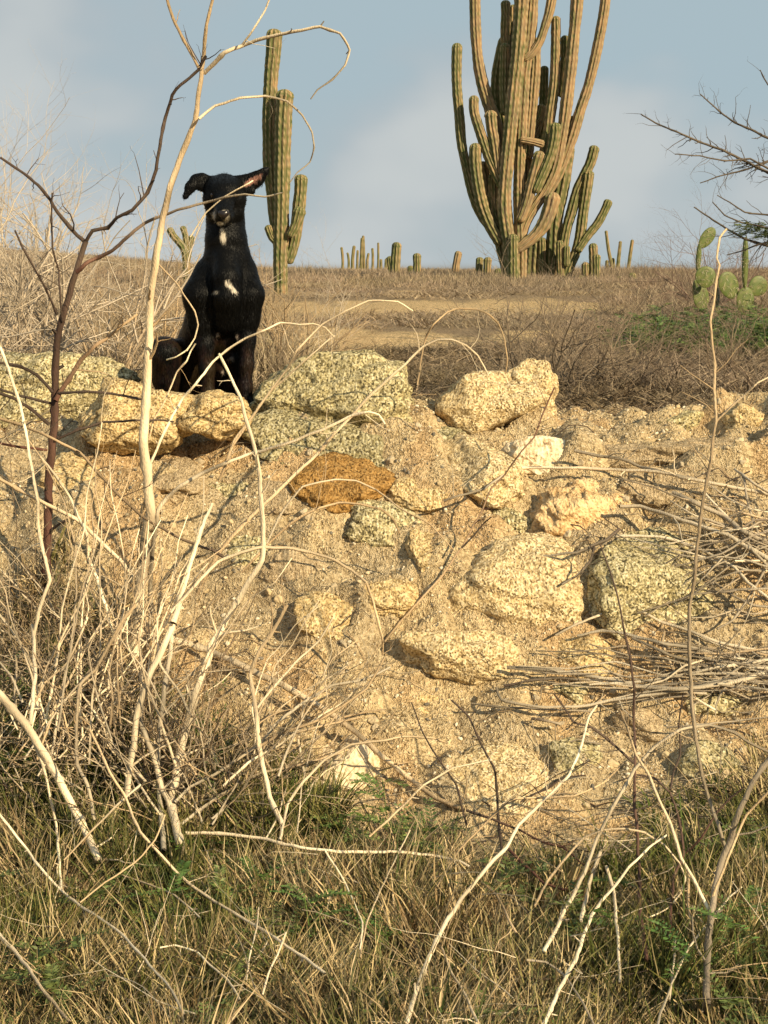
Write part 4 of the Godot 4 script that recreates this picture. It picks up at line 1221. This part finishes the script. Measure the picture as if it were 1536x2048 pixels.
# ---------------------------------------------------------------- prickly pear
func pad_mesh(w: float, h: float, thick: float) -> ArrayMesh:
	var mb := MB.new()
	var nu := 22
	var nv := 14
	var green := Color(0.075, 0.11, 0.025)
	for j in nv + 1:
		var t := 0.5 - 0.5 * cos(PI * j / nv)
		var half := w * 0.5 * (sin(PI * j / nv) + 0.012) * lerpf(0.86, 1.06, t)
		for k in nu:
			var a := TAU * k / nu
			var bump := 1.0 + 0.25 * nz2.get_noise_2d(k * 0.5 + h * 50.0, j * 0.5)
			mb.v.append(Vector3(cos(a) * half, t * h, sin(a) * thick * 0.5 * sqrt(half / (w * 0.5)) * bump))
			var c := green.lerp(Color(0.14, 0.155, 0.04), clampf(0.5 + nz2.get_noise_2d(k * 1.1 + w * 90.0, j * 1.1), 0, 1))
			if j % 3 == 1 and (k + j) % 3 == 0: c = c.lerp(Color(0.22, 0.19, 0.09), 0.6)
			mb.c.append(c)
	for j in nv:
		for k in nu:
			var a := j * nu + k
			var b := j * nu + (k + 1) % nu
			mb.i.append_array(PackedInt32Array([a, b, a + nu, b, b + nu, a + nu]))
	mb.smooth()
	return mb.mesh()

func make_prickly_pear() -> void:
	var d := 11.0
	var foot := P(1412, 640, d)
	foot.y = H(foot.x, d)
	var o := thing("prickly_pear", "prickly pear with oval green pads and two upright stalks by the green herbs", "cactus", foot)
	var k := d / FOCAL / 3.979
	var spines := MB.new()
	# [foot x, foot y in the zoom, width, height, lean, turn, depth]
	for q in [[1015, 960, 140, 190, 0.15, 0.3, 0.0], [1350, 1010, 150, 230, 0.0, 0.2, 0.0], [960, 900, 95, 180, 0.1, 0.9, 0.05], [1130, 970, 80, 190, 0.0, 1.0, 0.1], [1040, 780, 165, 165, 0.05, 0.1, -0.1], [1270, 860, 170, 220, 0.5, 0.3, 0.0], [1390, 820, 160, 165, -0.9, 0.2, 0.05], [975, 660, 44, 230, -0.05, 0.4, 0.0], [1350, 800, 52, 410, 0.02, 0.3, 0.0], [995, 460, 105, 185, -0.62, 0.15, 0.0]]:
		var p := P(q[0] / 3.979 + 1150, q[1] / 3.979 + 380, d + q[6])
		var m := part("pad" if q[2] > 60 else "stalk", pad_mesh(q[2] * k * 1.02, q[3] * k * 1.02, 0.02 if q[2] > 60 else q[2] * k * 0.9), M.pad, o)
		m.position = p - foot
		m.rotation = Vector3(0, q[5], q[4])
		for j in 26:
			var a := rng.randf() * TAU
			var e := sqrt(rng.randf()) * 0.48
			var at := m.position + m.basis * Vector3(cos(a) * e * q[2] * k, q[3] * k * (0.5 + sin(a) * e), 0.008)
			tube(spines, PackedVector3Array([at, at + (m.basis.z + rdir() * 0.9).normalized() * 0.03]), PackedFloat32Array([0.0014, 0.0005]), 3, ASH, ASH)
	var mb := MB.new()
	for a in [[978, 660, 980, 440], [1348, 800, 1350, 410]]:
		for j in 60:
			var t := rng.randf()
			var p := P(lerpf(a[0], a[2], t) / 3.979 + 1150, lerpf(a[1], a[3], t) / 3.979 + 380, d)
			var dir := rdir()
			tube(mb, PackedVector3Array([p, p + dir * 0.05]), PackedFloat32Array([0.0012, 0.0005]), 3, ASH, ASH)
	part("spines", mb.mesh(foot), M.bark, o)
	part("spines", spines.mesh(), M.bark, o)

# ---------------------------------------------------------------- leafy things
func leaflet(mb: MB, at: Vector3, dir: Vector3, nrm: Vector3, length: float, wid: float, c: Color) -> void:
	var side := dir.cross(nrm).normalized() * wid * 0.5
	var b := mb.v.size()
	mb.v.append_array(PackedVector3Array([at, at + dir * length * 0.45 + side, at + dir * length, at + dir * length * 0.45 - side]))
	for k in 4:
		mb.n.append(nrm)
		mb.c.append(c)
	mb.i.append_array(PackedInt32Array([b, b + 2, b + 1, b, b + 3, b + 2]))

func feather(mb: MB, at: Vector3, dir: Vector3, length: float, pairs: int, leaf_len: float, c: Color) -> void:
	var up := (Vector3.UP - dir * dir.y).normalized()
	var p := PackedVector3Array([at])
	var q := at
	for k in pairs:
		dir = (dir + Vector3(0, -0.06, 0)).normalized()
		q += dir * length / pairs
		p.append(q)
		var side := dir.cross(up).normalized()
		for sg in [-1.0, 1.0]:
			var w := rng.randf_range(0.75, 1.25)
			leaflet(mb, q, (side * sg + dir * 0.55 + up * rng.randf_range(-0.1, 0.3)).normalized(), (up + rdir() * 0.7).normalized(), leaf_len * (1.0 - 0.4 * absf(float(k) / pairs - 0.4)), leaf_len * 0.32, Color(c.r * w, c.g * w, c.b * w))
	var r := PackedFloat32Array()
	r.resize(p.size())
	r.fill(0.0006)
	tube(mb, p, r, 3, c * 0.8, c)

func make_herbs() -> void:
	var g0 := Color(0.065, 0.125, 0.028)
	var g1 := Color(0.13, 0.19, 0.045)
	var list := [[345, 1862, "bright feathery seedling under the leaning bleached stem"], [520, 1800, "blue-green feathery seedling among straw grass, left of two close together"], [610, 1895, "larger dark feathery seedling low in the grass"], [688, 1668, "small leafy seedling at the foot of the white pitted rock"], [765, 1665, "leafy seedling between the white pitted rock and the cream rock"], [845, 1672, "tiny seedling under the cream rock"], [1215, 1925, "feathery seedling among the pale looping stems"], [1460, 1985, "spreading green seedling beside the slender sapling's foot"], [1490, 1905, "feathery seedling behind the spreading green one"], [1380, 2010, "seedling in front of the slender sapling's foot"], [770, 1915, "narrow feathery seedling in the middle of the grass"], [395, 1720, "seedling at the foot of the big bleached bush"], [60, 1560, "seedling in shade under the thick leaning stem"], [1180, 1800, "seedling behind the broken pale stems"]]
	for q in list:
		var d := hit(q[0], q[1] + 40)
		var foot := P(q[0], q[1] + 40, d)
		var o := thing("seedling", q[2], "plant", foot)
		var hgt := rng.randf_range(0.10, 0.2)
		var mb := MB.new()
		tube(mb, PackedVector3Array([Vector3(0, -0.02, 0), Vector3(0.01, hgt * 0.5, 0), Vector3(0, hgt, 0.01)]), PackedFloat32Array([0.002, 0.0015, 0.001]), 4, g1, g1)
		part("stem", mb.mesh(), M.leaf, o)
		for k in rng.randi_range(7, 11):
			mb = MB.new()
			var a := rng.randf() * TAU
			var dir := Vector3(cos(a), rng.randf_range(0.1, 0.9), sin(a)).normalized()
			feather(mb, Vector3(0, hgt * rng.randf_range(0.35, 1.0), 0), dir, rng.randf_range(0.07, 0.13), 11, rng.randf_range(0.014, 0.022), g0.lerp(g1, rng.randf()))
			part("leaf", mb.mesh(), M.leaf, o)
	# green herbs by the prickly pear
	var mounds := [[1300, 690, 8.6, 0.30, "soft green feathery herb at the edge of the sandy clearing"], [1350, 672, 9.0, 0.26, "taller green herb in front of the prickly pear"], [1420, 700, 8.4, 0.26, "yellow-green low herb under the prickly pear"], [1500, 690, 8.8, 0.30, "leafy dark green herb behind the slender sapling"], [1560, 700, 8.4, 0.3, "broad leafy herb beside the leafy dark green one"]]
	for q in mounds:
		var d: float = q[2]
		var foot := P(q[0], 700, d)
		foot.y = H(foot.x, d)
		var o := thing("green_herb", q[4], "plant", foot)
		for k in 34:
			var mb := MB.new()
			var a := rng.randf() * TAU
			var rad := rng.randf() * 0.2
			var at := Vector3(cos(a) * rad * 1.3, -0.01, sin(a) * rad)
			var tall: float = q[3] * rng.randf_range(0.4, 1.0)
			var top := at + Vector3(cos(a) * 0.06, tall, sin(a) * 0.06)
			tube(mb, PackedVector3Array([at, at.lerp(top, 0.5) + rdir() * 0.01, top]), PackedFloat32Array([0.0025, 0.002, 0.001]), 3, g1, g1)
			for j in 6:
				var b := rng.randf() * TAU
				feather(mb, at.lerp(top, rng.randf_range(0.4, 1.0)), Vector3(cos(b), rng.randf_range(0.0, 0.8), sin(b)).normalized(), rng.randf_range(0.06, 0.11), 7, 0.024, g0.lerp(Color(0.13, 0.17, 0.045), rng.randf()))
			part("spray", mb.mesh(), M.leaf, o)

func make_thorn_tree() -> void:
	var d := 8.5
	var DK := Color(0.12, 0.095, 0.07)
	var o := shrub("thorn_tree", "thorny tree with dark zigzag branches and sparse foliage over the prickly pear", "tree", [
		["s", d, d, 50, 30, DK, DK, [1790, 700, 1780, 560, 1765, 430, 1740, 350, 1700, 300], 0],
		["s", d, d, 8, 2.5, DK, DK, [1765, 430, 1680, 400, 1610, 372, 1536, 345, 1490, 322, 1450, 302, 1400, 284, 1350, 262, 1310, 246, 1282, 228], 34, 0.7],
		["s", d, d, 7, 2, DK, DK, [1740, 350, 1660, 310, 1590, 290, 1536, 276, 1500, 258, 1470, 246, 1440, 224, 1420, 205, 1400, 188], 34, 0.7],
		["s", d, d - 0.1, 6, 2, DK, DK, [1720, 320, 1640, 250, 1580, 200, 1536, 170, 1520, 140], 22, 0.7],
		["s", d, d - 0.1, 5, 2, DK, DK, [1640, 385, 1560, 350, 1500, 318, 1450, 322, 1400, 312, 1350, 308], 26, 0.7],
		["s", d, d, 5, 2, DK, DK, [1610, 372, 1540, 322, 1490, 340, 1440, 352, 1400, 366], 24, 0.7],
		["s", d, d, 8, 2.5, DK, DK, [1770, 480, 1680, 500, 1600, 505, 1536, 492, 1490, 478, 1455, 458, 1420, 436, 1388, 414], 10, 0.5],
		["s", d, d, 5, 2, DK, DK, [1700, 460, 1600, 440, 1536, 430, 1490, 425, 1460, 405, 1434, 390], 6, 0.4],
		["s", d, d, 5, 2, DK, DK, [1600, 470, 1530, 455, 1480, 444, 1450, 430, 1425, 404], 6, 0.4],
		["s", d, d, 5, 2, DK, DK, [1600, 480, 1536, 484, 1510, 492, 1490, 500, 1454, 510], 5, 0.4]])
	o.get_child(0).name = "trunk"
	for c in [[1500, 458, 34, 20], [1535, 468, 34, 24], [1570, 462, 40, 26], [1620, 480, 50, 30], [1690, 430, 60, 40]]:
		var mb := MB.new()
		for k in 90:
			var p := P(c[0] + rng.randfn() * c[2] * 0.5, c[1] + rng.randfn() * c[3] * 0.4, d + rng.randfn() * 0.07)
			var a := rng.randf() * TAU
			feather(mb, p, Vector3(cos(a), rng.randf_range(-0.2, 0.5), sin(a)).normalized(), 0.05, 6, 0.018, Color(0.06, 0.085, 0.025).lerp(Color(0.12, 0.14, 0.05), rng.randf()))
		part("foliage", mb.mesh(o.position), M.leaf, o)

# ---------------------------------------------------------------- the dog
# bones: [from, to, radius at each end, squash across z]; distances joined smoothly and meshed as surface nets
func nets(mb: MB, bones: Array, cell: float, blend: float, paint: Callable) -> void:
	var lo := Vector3.INF
	var hi := -Vector3.INF
	for b in bones:
		var m: float = maxf(b[2], b[3]) + cell * 3.0
		lo = lo.min((b[0] as Vector3).min(b[1]) - Vector3.ONE * m)
		hi = hi.max((b[0] as Vector3).max(b[1]) + Vector3.ONE * m)
	var dim := Vector3i(((hi - lo) / cell).ceil()) + Vector3i.ONE
	var nx := dim.x
	var ny := dim.y
	var field := PackedFloat32Array()
	field.resize(dim.x * dim.y * dim.z)
	field.fill(1.0)
	for b in bones:
		var a: Vector3 = b[0]
		var e: Vector3 = b[1]
		var ra: float = b[2]
		var rb: float = b[3]
		var sq: float = b[4] if b.size() > 4 else 1.0
		var m := maxf(ra, rb) + cell * 2.5 + blend
		var p0 := Vector3i(((a.min(e) - Vector3.ONE * m - lo) / cell).floor()).clamp(Vector3i.ZERO, dim - Vector3i.ONE)
		var p1 := Vector3i(((a.max(e) + Vector3.ONE * m - lo) / cell).ceil()).clamp(Vector3i.ZERO, dim - Vector3i.ONE)
		var ab := e - a
		ab.z *= sq
		var l2 := maxf(ab.length_squared(), 1e-9)
		for z in range(p0.z, p1.z + 1):
			for y in range(p0.y, p1.y + 1):
				var row := (z * ny + y) * nx
				for x in range(p0.x, p1.x + 1):
					var q := lo + Vector3(x, y, z) * cell - a
					q.z *= sq
					var t := clampf(q.dot(ab) / l2, 0.0, 1.0)
					var d := (q - ab * t).length() - lerpf(ra, rb, t)
					var f := field[row + x]
					var h := maxf(blend - absf(f - d), 0.0) / blend
					field[row + x] = minf(f, d) - h * h * blend * 0.25
	var id := PackedInt32Array()
	id.resize(field.size())
	id.fill(-1)
	var off := [0, 1, nx, nx + 1, nx * ny, nx * ny + 1, nx * ny + nx, nx * ny + nx + 1]
	var edges := [[0, 1], [2, 3], [4, 5], [6, 7], [0, 2], [1, 3], [4, 6], [5, 7], [0, 4], [1, 5], [2, 6], [3, 7]]
	var corner := [Vector3(0, 0, 0), Vector3(1, 0, 0), Vector3(0, 1, 0), Vector3(1, 1, 0), Vector3(0, 0, 1), Vector3(1, 0, 1), Vector3(0, 1, 1), Vector3(1, 1, 1)]
	var base := mb.v.size()
	var first := mb.v.size()
	for z in dim.z - 1:
		for y in dim.y - 1:
			var row := (z * ny + y) * nx
			for x in nx - 1:
				var c := row + x
				var f0 := field[c]
				if f0 > cell * 2.5 or f0 < -cell * 2.5: continue
				var neg := 0
				for k in 8:
					if field[c + off[k]] < 0.0: neg += 1
				if neg == 0 or neg == 8: continue
				var sum := Vector3.ZERO
				var n := 0
				for e in edges:
					var fa := field[c + off[e[0]]]
					var fb := field[c + off[e[1]]]
					if (fa < 0.0) != (fb < 0.0):
						sum += (corner[e[0]] as Vector3).lerp(corner[e[1]], fa / (fa - fb))
						n += 1
				id[c] = mb.v.size()
				var p := lo + (Vector3(x, y, z) + sum / n) * cell
				mb.v.append(p)
				mb.c.append(paint.call(p))
	for z in range(1, dim.z - 1):
		for y in range(1, dim.y - 1):
			var row := (z * ny + y) * nx
			for x in range(1, nx - 1):
				var c := row + x
				var inside := field[c] < 0.0
				for ax in 3:
					var st: int = [1, nx, nx * ny][ax]
					if inside == (field[c + st] < 0.0): continue
					var s1: int = [nx, nx * ny, 1][ax]
					var s2: int = [nx * ny, 1, nx][ax]
					var a := id[c - s1 - s2]
					var b := id[c - s2]
					var e := id[c]
					var g := id[c - s1]
					if a < 0 or b < 0 or e < 0 or g < 0: continue
					if inside: mb.i.append_array(PackedInt32Array([a, e, b, a, g, e]))
					else: mb.i.append_array(PackedInt32Array([a, b, e, a, e, g]))

const DOG := 5.28            # distance of the dog's chest

func dp(u: float, w: float, z: float) -> Vector3:      # z: metres towards the camera from the chest
	return P(u, w, DOG - z)

func chain(bones: Array, pts: Array, sq := 1.0) -> void:
	for k in pts.size() - 1:
		bones.append([dp(pts[k][0], pts[k][1], pts[k][2]), dp(pts[k + 1][0], pts[k + 1][1], pts[k + 1][2]), pts[k][3], pts[k + 1][3], sq])

func make_dog() -> void:
	var foot := Vector3(dp(450, 826, 0).x, H(dp(450, 826, 0).x, DOG) - 0.005, -DOG)
	var o := thing("dog", "black short-haired dog sitting upright on the bank, one ear folded, one ear out", "dog", foot)
	var mb := MB.new()
	var body := []
	chain(body, [[451, 400, -0.04, 0.055], [451, 440, -0.035, 0.060], [452, 480, -0.03, 0.066], [455, 520, -0.04, 0.076], [455, 560, -0.05, 0.092], [452, 600, -0.06, 0.104], [440, 650, -0.12, 0.118], [424, 700, -0.22, 0.122], [412, 750, -0.30, 0.118], [408, 780, -0.34, 0.095]])
	chain(body, [[452, 520, 0.02, 0.040], [453, 555, 0.045, 0.044], [455, 595, 0.055, 0.046], [452, 640, 0.015, 0.046]])          # breastbone
	chain(body, [[418, 545, -0.05, 0.050], [400, 592, 0.0, 0.056], [403, 645, -0.005, 0.046]])         # shoulders
	chain(body, [[486, 542, -0.05, 0.046], [500, 590, 0.0, 0.046], [497, 638, -0.005, 0.039]])
	chain(body, [[405, 640, -0.02, 0.044], [410, 690, 0.0, 0.031], [414, 740, 0.01, 0.024], [416, 790, 0.015, 0.022], [417, 812, 0.02, 0.023]])
	chain(body, [[417, 814, 0.02, 0.024], [418, 817, 0.065, 0.020]])
	chain(body, [[494, 630, -0.02, 0.038], [493, 680, 0.0, 0.029], [492, 730, 0.01, 0.0235], [491, 775, 0.015, 0.021], [492, 805, 0.02, 0.021]])
	for t in [[484, 0.016], [491, 0.0175], [498, 0.0175], [504, 0.015]]:                               # toes of the paw that shows
		chain(body, [[493, 808, 0.02, 0.020], [t[0], 817, 0.07, t[1]]])
	chain(body, [[392, 745, -0.27, 0.088], [352, 725, -0.14, 0.075], [330, 706, -0.05, 0.054]])         # haunch and knee
	chain(body, [[330, 708, -0.05, 0.052], [334, 760, -0.08, 0.046], [352, 805, -0.12, 0.032]])
	chain(body, [[352, 810, -0.12, 0.028], [350, 818, 0.0, 0.026], [351, 820, 0.04, 0.020]])
	chain(body, [[430, 745, -0.28, 0.085], [460, 735, -0.17, 0.065], [476, 722, -0.10, 0.048]])
	chain(body, [[476, 724, -0.10, 0.045], [468, 765, -0.10, 0.036], [462, 800, -0.12, 0.028]])
	chain(body, [[462, 808, -0.12, 0.026], [468, 815, -0.03, 0.024], [470, 815, 0.0, 0.020]])
	chain(body, [[408, 795, -0.40, 0.025], [425, 816, -0.47, 0.020], [452, 820, -0.48, 0.014]])          # tail
	for t in [[435, 667], [473, 671], [459, 716], [442, 743]]:
		chain(body, [[t[0], t[1] - 2, -0.03 if t[1] < 700 else -0.08, 0.03], [t[0], t[1] + 3, 0.01 if t[1] < 700 else -0.03, 0.007]])
	nets(mb, body, 0.006, 0.017, paint_dog)
	var head := []
	chain(head, [[449, 384, -0.035, 0.060], [449, 388, 0.0, 0.054]])                                   # skull
	chain(head, [[430, 378, -0.01, 0.036], [428, 398, 0.0, 0.034], [434, 424, 0.0, 0.036]])             # cheeks
	chain(head, [[468, 378, -0.01, 0.036], [470, 398, 0.0, 0.034], [466, 424, 0.0, 0.036]])
	chain(head, [[435, 379, 0.028, 0.022], [441, 380, 0.034, 0.022]])                                  # brows
	chain(head, [[463, 379, 0.028, 0.022], [457, 380, 0.034, 0.022]])
	chain(head, [[449, 392, 0.03, 0.036], [448, 412, 0.075, 0.029], [447, 425, 0.115, 0.024]])          # muzzle
	chain(head, [[440, 430, 0.06, 0.021], [439, 436, 0.095, 0.016]])                                   # lips
	chain(head, [[456, 430, 0.06, 0.021], [455, 436, 0.095, 0.016]])
	chain(head, [[448, 432, 0.02, 0.034], [447, 446, 0.085, 0.015]])                                   # jaw
	chain(head, [[450, 425, -0.03, 0.060], [451, 455, -0.035, 0.061]])                                 # throat
	chain(head, [[418, 366, -0.025, 0.024], [404, 359, -0.02, 0.019], [392, 361, -0.012, 0.018], [381, 374, -0.002, 0.016], [371, 393, 0.004, 0.010]], 1.7)
	chain(head, [[408, 368, -0.02, 0.018], [402, 374, -0.012, 0.014]], 1.7)
	chain(head, [[480, 366, -0.025, 0.026], [496, 366, -0.025, 0.027], [514, 357, -0.022, 0.023], [528, 344, -0.02, 0.012], [538, 335, -0.02, 0.003]], 2.3)
	chain(head, [[484, 380, -0.022, 0.020], [498, 380, -0.02, 0.015], [505, 384, -0.015, 0.008]], 1.9)
	chain(head, [[496, 374, -0.024, 0.014], [520, 356, -0.022, 0.008]], 1.9)
	nets(mb, head, 0.0036, 0.014, paint_dog)
	mb.smooth()
	var fur := make_fur(mb)
	part("body", mb.mesh(foot), M.coat, o)
	var hair := part("fur", fur.mesh(foot), M.coat, o)
	hair.set_meta("kind", "stuff")
	for e in [[426, 390], [470, 391]]:
		var m := SphereMesh.new()
		m.radius = 0.0095
		m.height = 0.019
		m.radial_segments = 20
		m.rings = 12
		var eye := part("eye", m, M.eye, o)
		eye.position = dp(e[0], e[1], 0.038) - foot
		var pm := M.eye as StandardMaterial3D
		pm.albedo_color = s(26, 15, 9)
	var nb := MB.new()
	var nose := []
	chain(nose, [[443, 426, 0.128, 0.012], [451, 426, 0.128, 0.012]])
	chain(nose, [[447, 430, 0.130, 0.012], [447, 436, 0.120, 0.007]])
	nets(nb, nose, 0.0025, 0.006, func(_p): return Color(0.012, 0.011, 0.011))
	nb.smooth()
	part("nose", nb.mesh(foot), M.nose, o)

# short hairs lying on the skin: down the body, away from the nose on the head
func make_fur(skin: MB) -> MB:
	var out := MB.new()
	var nose := dp(447, 428, 0.13)
	var eye1 := dp(426, 390, 0.036)
	var eye2 := dp(470, 391, 0.036)
	for k in range(0, skin.i.size(), 3):
		var a := skin.v[skin.i[k]]
		var b := skin.v[skin.i[k + 1]]
		var c := skin.v[skin.i[k + 2]]
		var area := (b - a).cross(c - a).length() * 0.5
		var want := area * 52000.0
		var count := int(want) + (1 if rng.randf() < want - int(want) else 0)
		for j in count:
			var s1 := sqrt(rng.randf())
			var s2 := rng.randf()
			var p := a * (1.0 - s1) + b * s1 * (1.0 - s2) + c * s1 * s2
			if p.distance_to(eye1) < 0.015 or p.distance_to(eye2) < 0.015 or p.distance_to(nose) < 0.02: continue
			var n := skin.n[skin.i[k]]
			var away := p - nose
			var head := away.length() < 0.2
			var flow := away if head else Vector3(0, -1, -0.25)
			flow = (flow - n * flow.dot(n)).normalized()
			flow = (flow + rdir() * 0.28 + n * rng.randf_range(0.05, 0.32)).normalized()
			var side := flow.cross(n).normalized()
			var ln := rng.randf_range(0.006, 0.011) if head else rng.randf_range(0.009, 0.018)
			var wd := 0.0011
			var nn := (n + rdir() * 0.35).normalized()
			var tone := paint_dog(p + rdir() * 0.004)
			var q := out.v.size()
			out.v.append_array(PackedVector3Array([p - side * wd, p + side * wd, p + flow * ln]))
			for m in 3:
				out.n.append(nn)
				out.c.append(tone)
			# front faces run clockwise seen from outside
			if (side * 2.0).cross(flow).dot(n) > 0.0: out.i.append_array(PackedInt32Array([q, q + 2, q + 1]))
			else: out.i.append_array(PackedInt32Array([q, q + 1, q + 2]))
	return out

# coat: black, with white and brown marks, each given by the place on the body (metres right of and above the chest)
func paint_dog(p: Vector3) -> Color:
	var c := Color(0.0060, 0.0064, 0.0072)
	var q := p - dp(450, 560, 0)
	var k := DOG / FOCAL
	var u := 450.0 + q.x / k
	var w := 560.0 - q.y / k
	var front := q.z
	var fuzz := nz2.get_noise_3d(p.x * 60.0, p.y * 25.0, p.z * 60.0)
	var white := Color(0.56, 0.50, 0.40)
	var brown := Color(0.055, 0.030, 0.016)
	# brown legs and breast
	var b := 0.0
	var low := nz2.get_noise_3d(p.x * 14.0, p.y * 5.0, p.z * 14.0)
	b = smoothstep(0.0, 0.6, fuzz * 0.6 + low + 0.35) * smoothstep(640.0, 700.0, w + 40.0 * low)
	c = c.lerp(brown, b * 0.4)
	if front > -0.02:
		var m := 1.0 - smoothstep(0.55, 1.1, Vector2((u - 450.0 - (w - 477.0) * 0.1) / 6.0, (w - 477.0) / 12.0).length() + 0.35 * fuzz)
		m = maxf(m, 1.0 - smoothstep(0.55, 1.1, Vector2((u - 447.0) / 4.0, (w - 463.0) / 6.0).length() + 0.4 * fuzz))
		var along := ((u - 457.0) * 0.66 + (w - 562.0) * 0.75) / 30.0
		var across := (u - 457.0) * 0.75 - (w - 562.0) * 0.66
		if along > -0.1 and along < 1.1: m = maxf(m, 1.0 - smoothstep(0.5, 1.1, absf(across) / lerpf(7.5, 3.5, along) + 0.4 * fuzz + maxf(0.0, absf(along - 0.5) - 0.4) * 4.0))
		m = maxf(m, 0.7 * (1.0 - smoothstep(0.5, 1.1, Vector2((u - 437.0) / 8.0, (w - 584.0) / 3.0).length() + 0.4 * fuzz)))
		if front > 0.03:
			m = maxf(m, 0.8 * (1.0 - smoothstep(0.5, 1.1, Vector2((u - 447.0) / 10.0, (w - 452.0) / 4.0).length() + 0.3 * fuzz)))
			for sx in ([433.0, 461.0] if w > 427.0 else []):
				m = maxf(m, 0.55 * (1.0 - smoothstep(0.4, 1.3, Vector2((u - sx) / 7.0, (w - 438.0) / 14.0).length() + 0.5 * fuzz)))
		c = c.lerp(white, clampf(m, 0, 1))
	for t in [[435, 668], [473, 672], [459, 717], [442, 744]]:
		if front > -0.09: c = c.lerp(Color(0.25, 0.2, 0.16), 1.0 - smoothstep(1.5, 4.5, Vector2(u - t[0], (w - t[1]) * 0.7).length()))
	# bare pink skin inside the ear that stands out
	if u > 489.0 and w < 386.0 and front > -0.022:
		var along := ((u - 492.0) * 0.83 - (w - 377.0) * 0.56)
		var across := (u - 492.0) * 0.56 + (w - 377.0) * 0.83
		c = c.lerp(Color(0.30, 0.15, 0.11), smoothstep(0.0, 0.4, 1.0 - Vector2((along - 19.0) / 24.0, across / 7.0).length() + 0.5 * fuzz))
	return c

# ---------------------------------------------------------------- sky
func make_sky() -> Sky:
	var w := 1536
	var h := 768
	var f := FastNoiseLite.new()
	f.seed = 8
	f.frequency = 1.0
	f.fractal_octaves = 5
	var g := FastNoiseLite.new()
	g.seed = 21
	g.frequency = 1.0
	g.fractal_octaves = 3
	var data := PackedFloat32Array()
	data.resize(w * h * 3)
	var top := Color(0.20, 0.33, 0.45)
	var mid := Color(0.378, 0.48, 0.53)
	var low := Color(0.42, 0.495, 0.51)
	var cloud := Color(0.60, 0.625, 0.61)
	var shade := Color(0.415, 0.468, 0.50)
	for y in h:
		var el := (0.5 - (y + 0.5) / h) * PI
		var base := low.lerp(mid, smoothstep(0.0, 0.12, el)).lerp(top, smoothstep(0.1, 1.2, el))
		for x in w:
			var az := (float(x) + 0.5) / w * TAU
			var c := base
			if el > -0.02:
				var d := Vector3(sin(az) * cos(el), sin(el) * 1.7, cos(az) * cos(el))
				var a := f.get_noise_3dv(d * 3.1 + Vector3(0.3, 0.35, 0.0))
				var b := g.get_noise_3dv(d * 1.6 + Vector3(5, 0, 0))
				c = c.lerp(shade, 0.9 * smoothstep(-0.25, 0.2, a + 0.25 * b))
				c = c.lerp(cloud, 0.62 * smoothstep(0.02, 0.5, a + 0.5 * b + 0.16 * (1.0 - smoothstep(0.0, 0.3, el))))
			else:
				c = Color(0.30, 0.25, 0.18)
			var k := (y * w + x) * 3
			data[k] = c.r
			data[k + 1] = c.g
			data[k + 2] = c.b
	var im := Image.create_from_data(w, h, false, Image.FORMAT_RGBF, data.to_byte_array())
	var m := PanoramaSkyMaterial.new()
	m.panorama = ImageTexture.create_from_image(im)
	var sky := Sky.new()
	sky.sky_material = m
	return sky

func _ready() -> void:
	# camera, sky, sun, exposure
	var cam := Camera3D.new()
	cam.name = "camera"
	cam.fov = 2.0 * rad_to_deg(atan(1024.0 / FOCAL))
	cam.near = 0.05
	cam.far = 2000.0
	add_child(cam)
	cam.position = Vector3(0, EYE, 0)
	cam.rotation = Vector3(-PITCH, 0, 0)
	cam.current = true
	var env := Environment.new()
	env.background_mode = Environment.BG_SKY
	env.sky = make_sky()
	env.background_energy_multiplier = 0.75
	env.tonemap_mode = Environment.TONE_MAPPER_LINEAR
	env.tonemap_exposure = 1.4
	env.sdfgi_enabled = true
	env.ssao_enabled = true
	env.ssil_enabled = true
	var we := WorldEnvironment.new()
	we.name = "environment"
	we.environment = env
	add_child(we)
	var sun := DirectionalLight3D.new()
	sun.name = "sun"
	sun.light_energy = 1.6
	sun.light_color = Color(1.0, 0.92, 0.765)
	sun.light_angular_distance = 0.5
	sun.shadow_enabled = true
	add_child(sun)
	var az := deg_to_rad(42.0)
	var el := deg_to_rad(27.0)
	var towards := Vector3(sin(az) * cos(el), sin(el), cos(az) * cos(el))
	sun.look_at_from_position(Vector3.ZERO, -towards)
	# noise used all over
	rng.seed = 4711
	nz.seed = 5
	nz.frequency = 0.1
	nz.fractal_octaves = 3
	nz2.seed = 9
	nz2.frequency = 1.0 / 3.0
	nz2.fractal_octaves = 3
	nclod.seed = 14
	nclod.noise_type = FastNoiseLite.TYPE_CELLULAR
	nclod.cellular_return_type = FastNoiseLite.RETURN_DISTANCE
	nclod.frequency = 9.0
	nclod.fractal_octaves = 2
	ncrack.seed = 22
	ncrack.frequency = 2.6
	ncrack.fractal_octaves = 3
	var t0 := Time.get_ticks_msec()
	make_profile()
	make_materials()
	print("materials ", Time.get_ticks_msec() - t0)
	make_rocks()
	make_ground()
	print("ground ", Time.get_ticks_msec() - t0)
	make_cacti()
	print("rocks, cacti ", Time.get_ticks_msec() - t0)
	make_dog()
	print("dog ", Time.get_ticks_msec() - t0)
	make_traced_shrubs()
	make_thorn_tree()
	make_bare_bushes()
	print("shrubs ", Time.get_ticks_msec() - t0)
	make_prickly_pear()
	make_herbs()
	make_grass()
	make_litter()
	make_pebbles()
	print("done ", Time.get_ticks_msec() - t0)
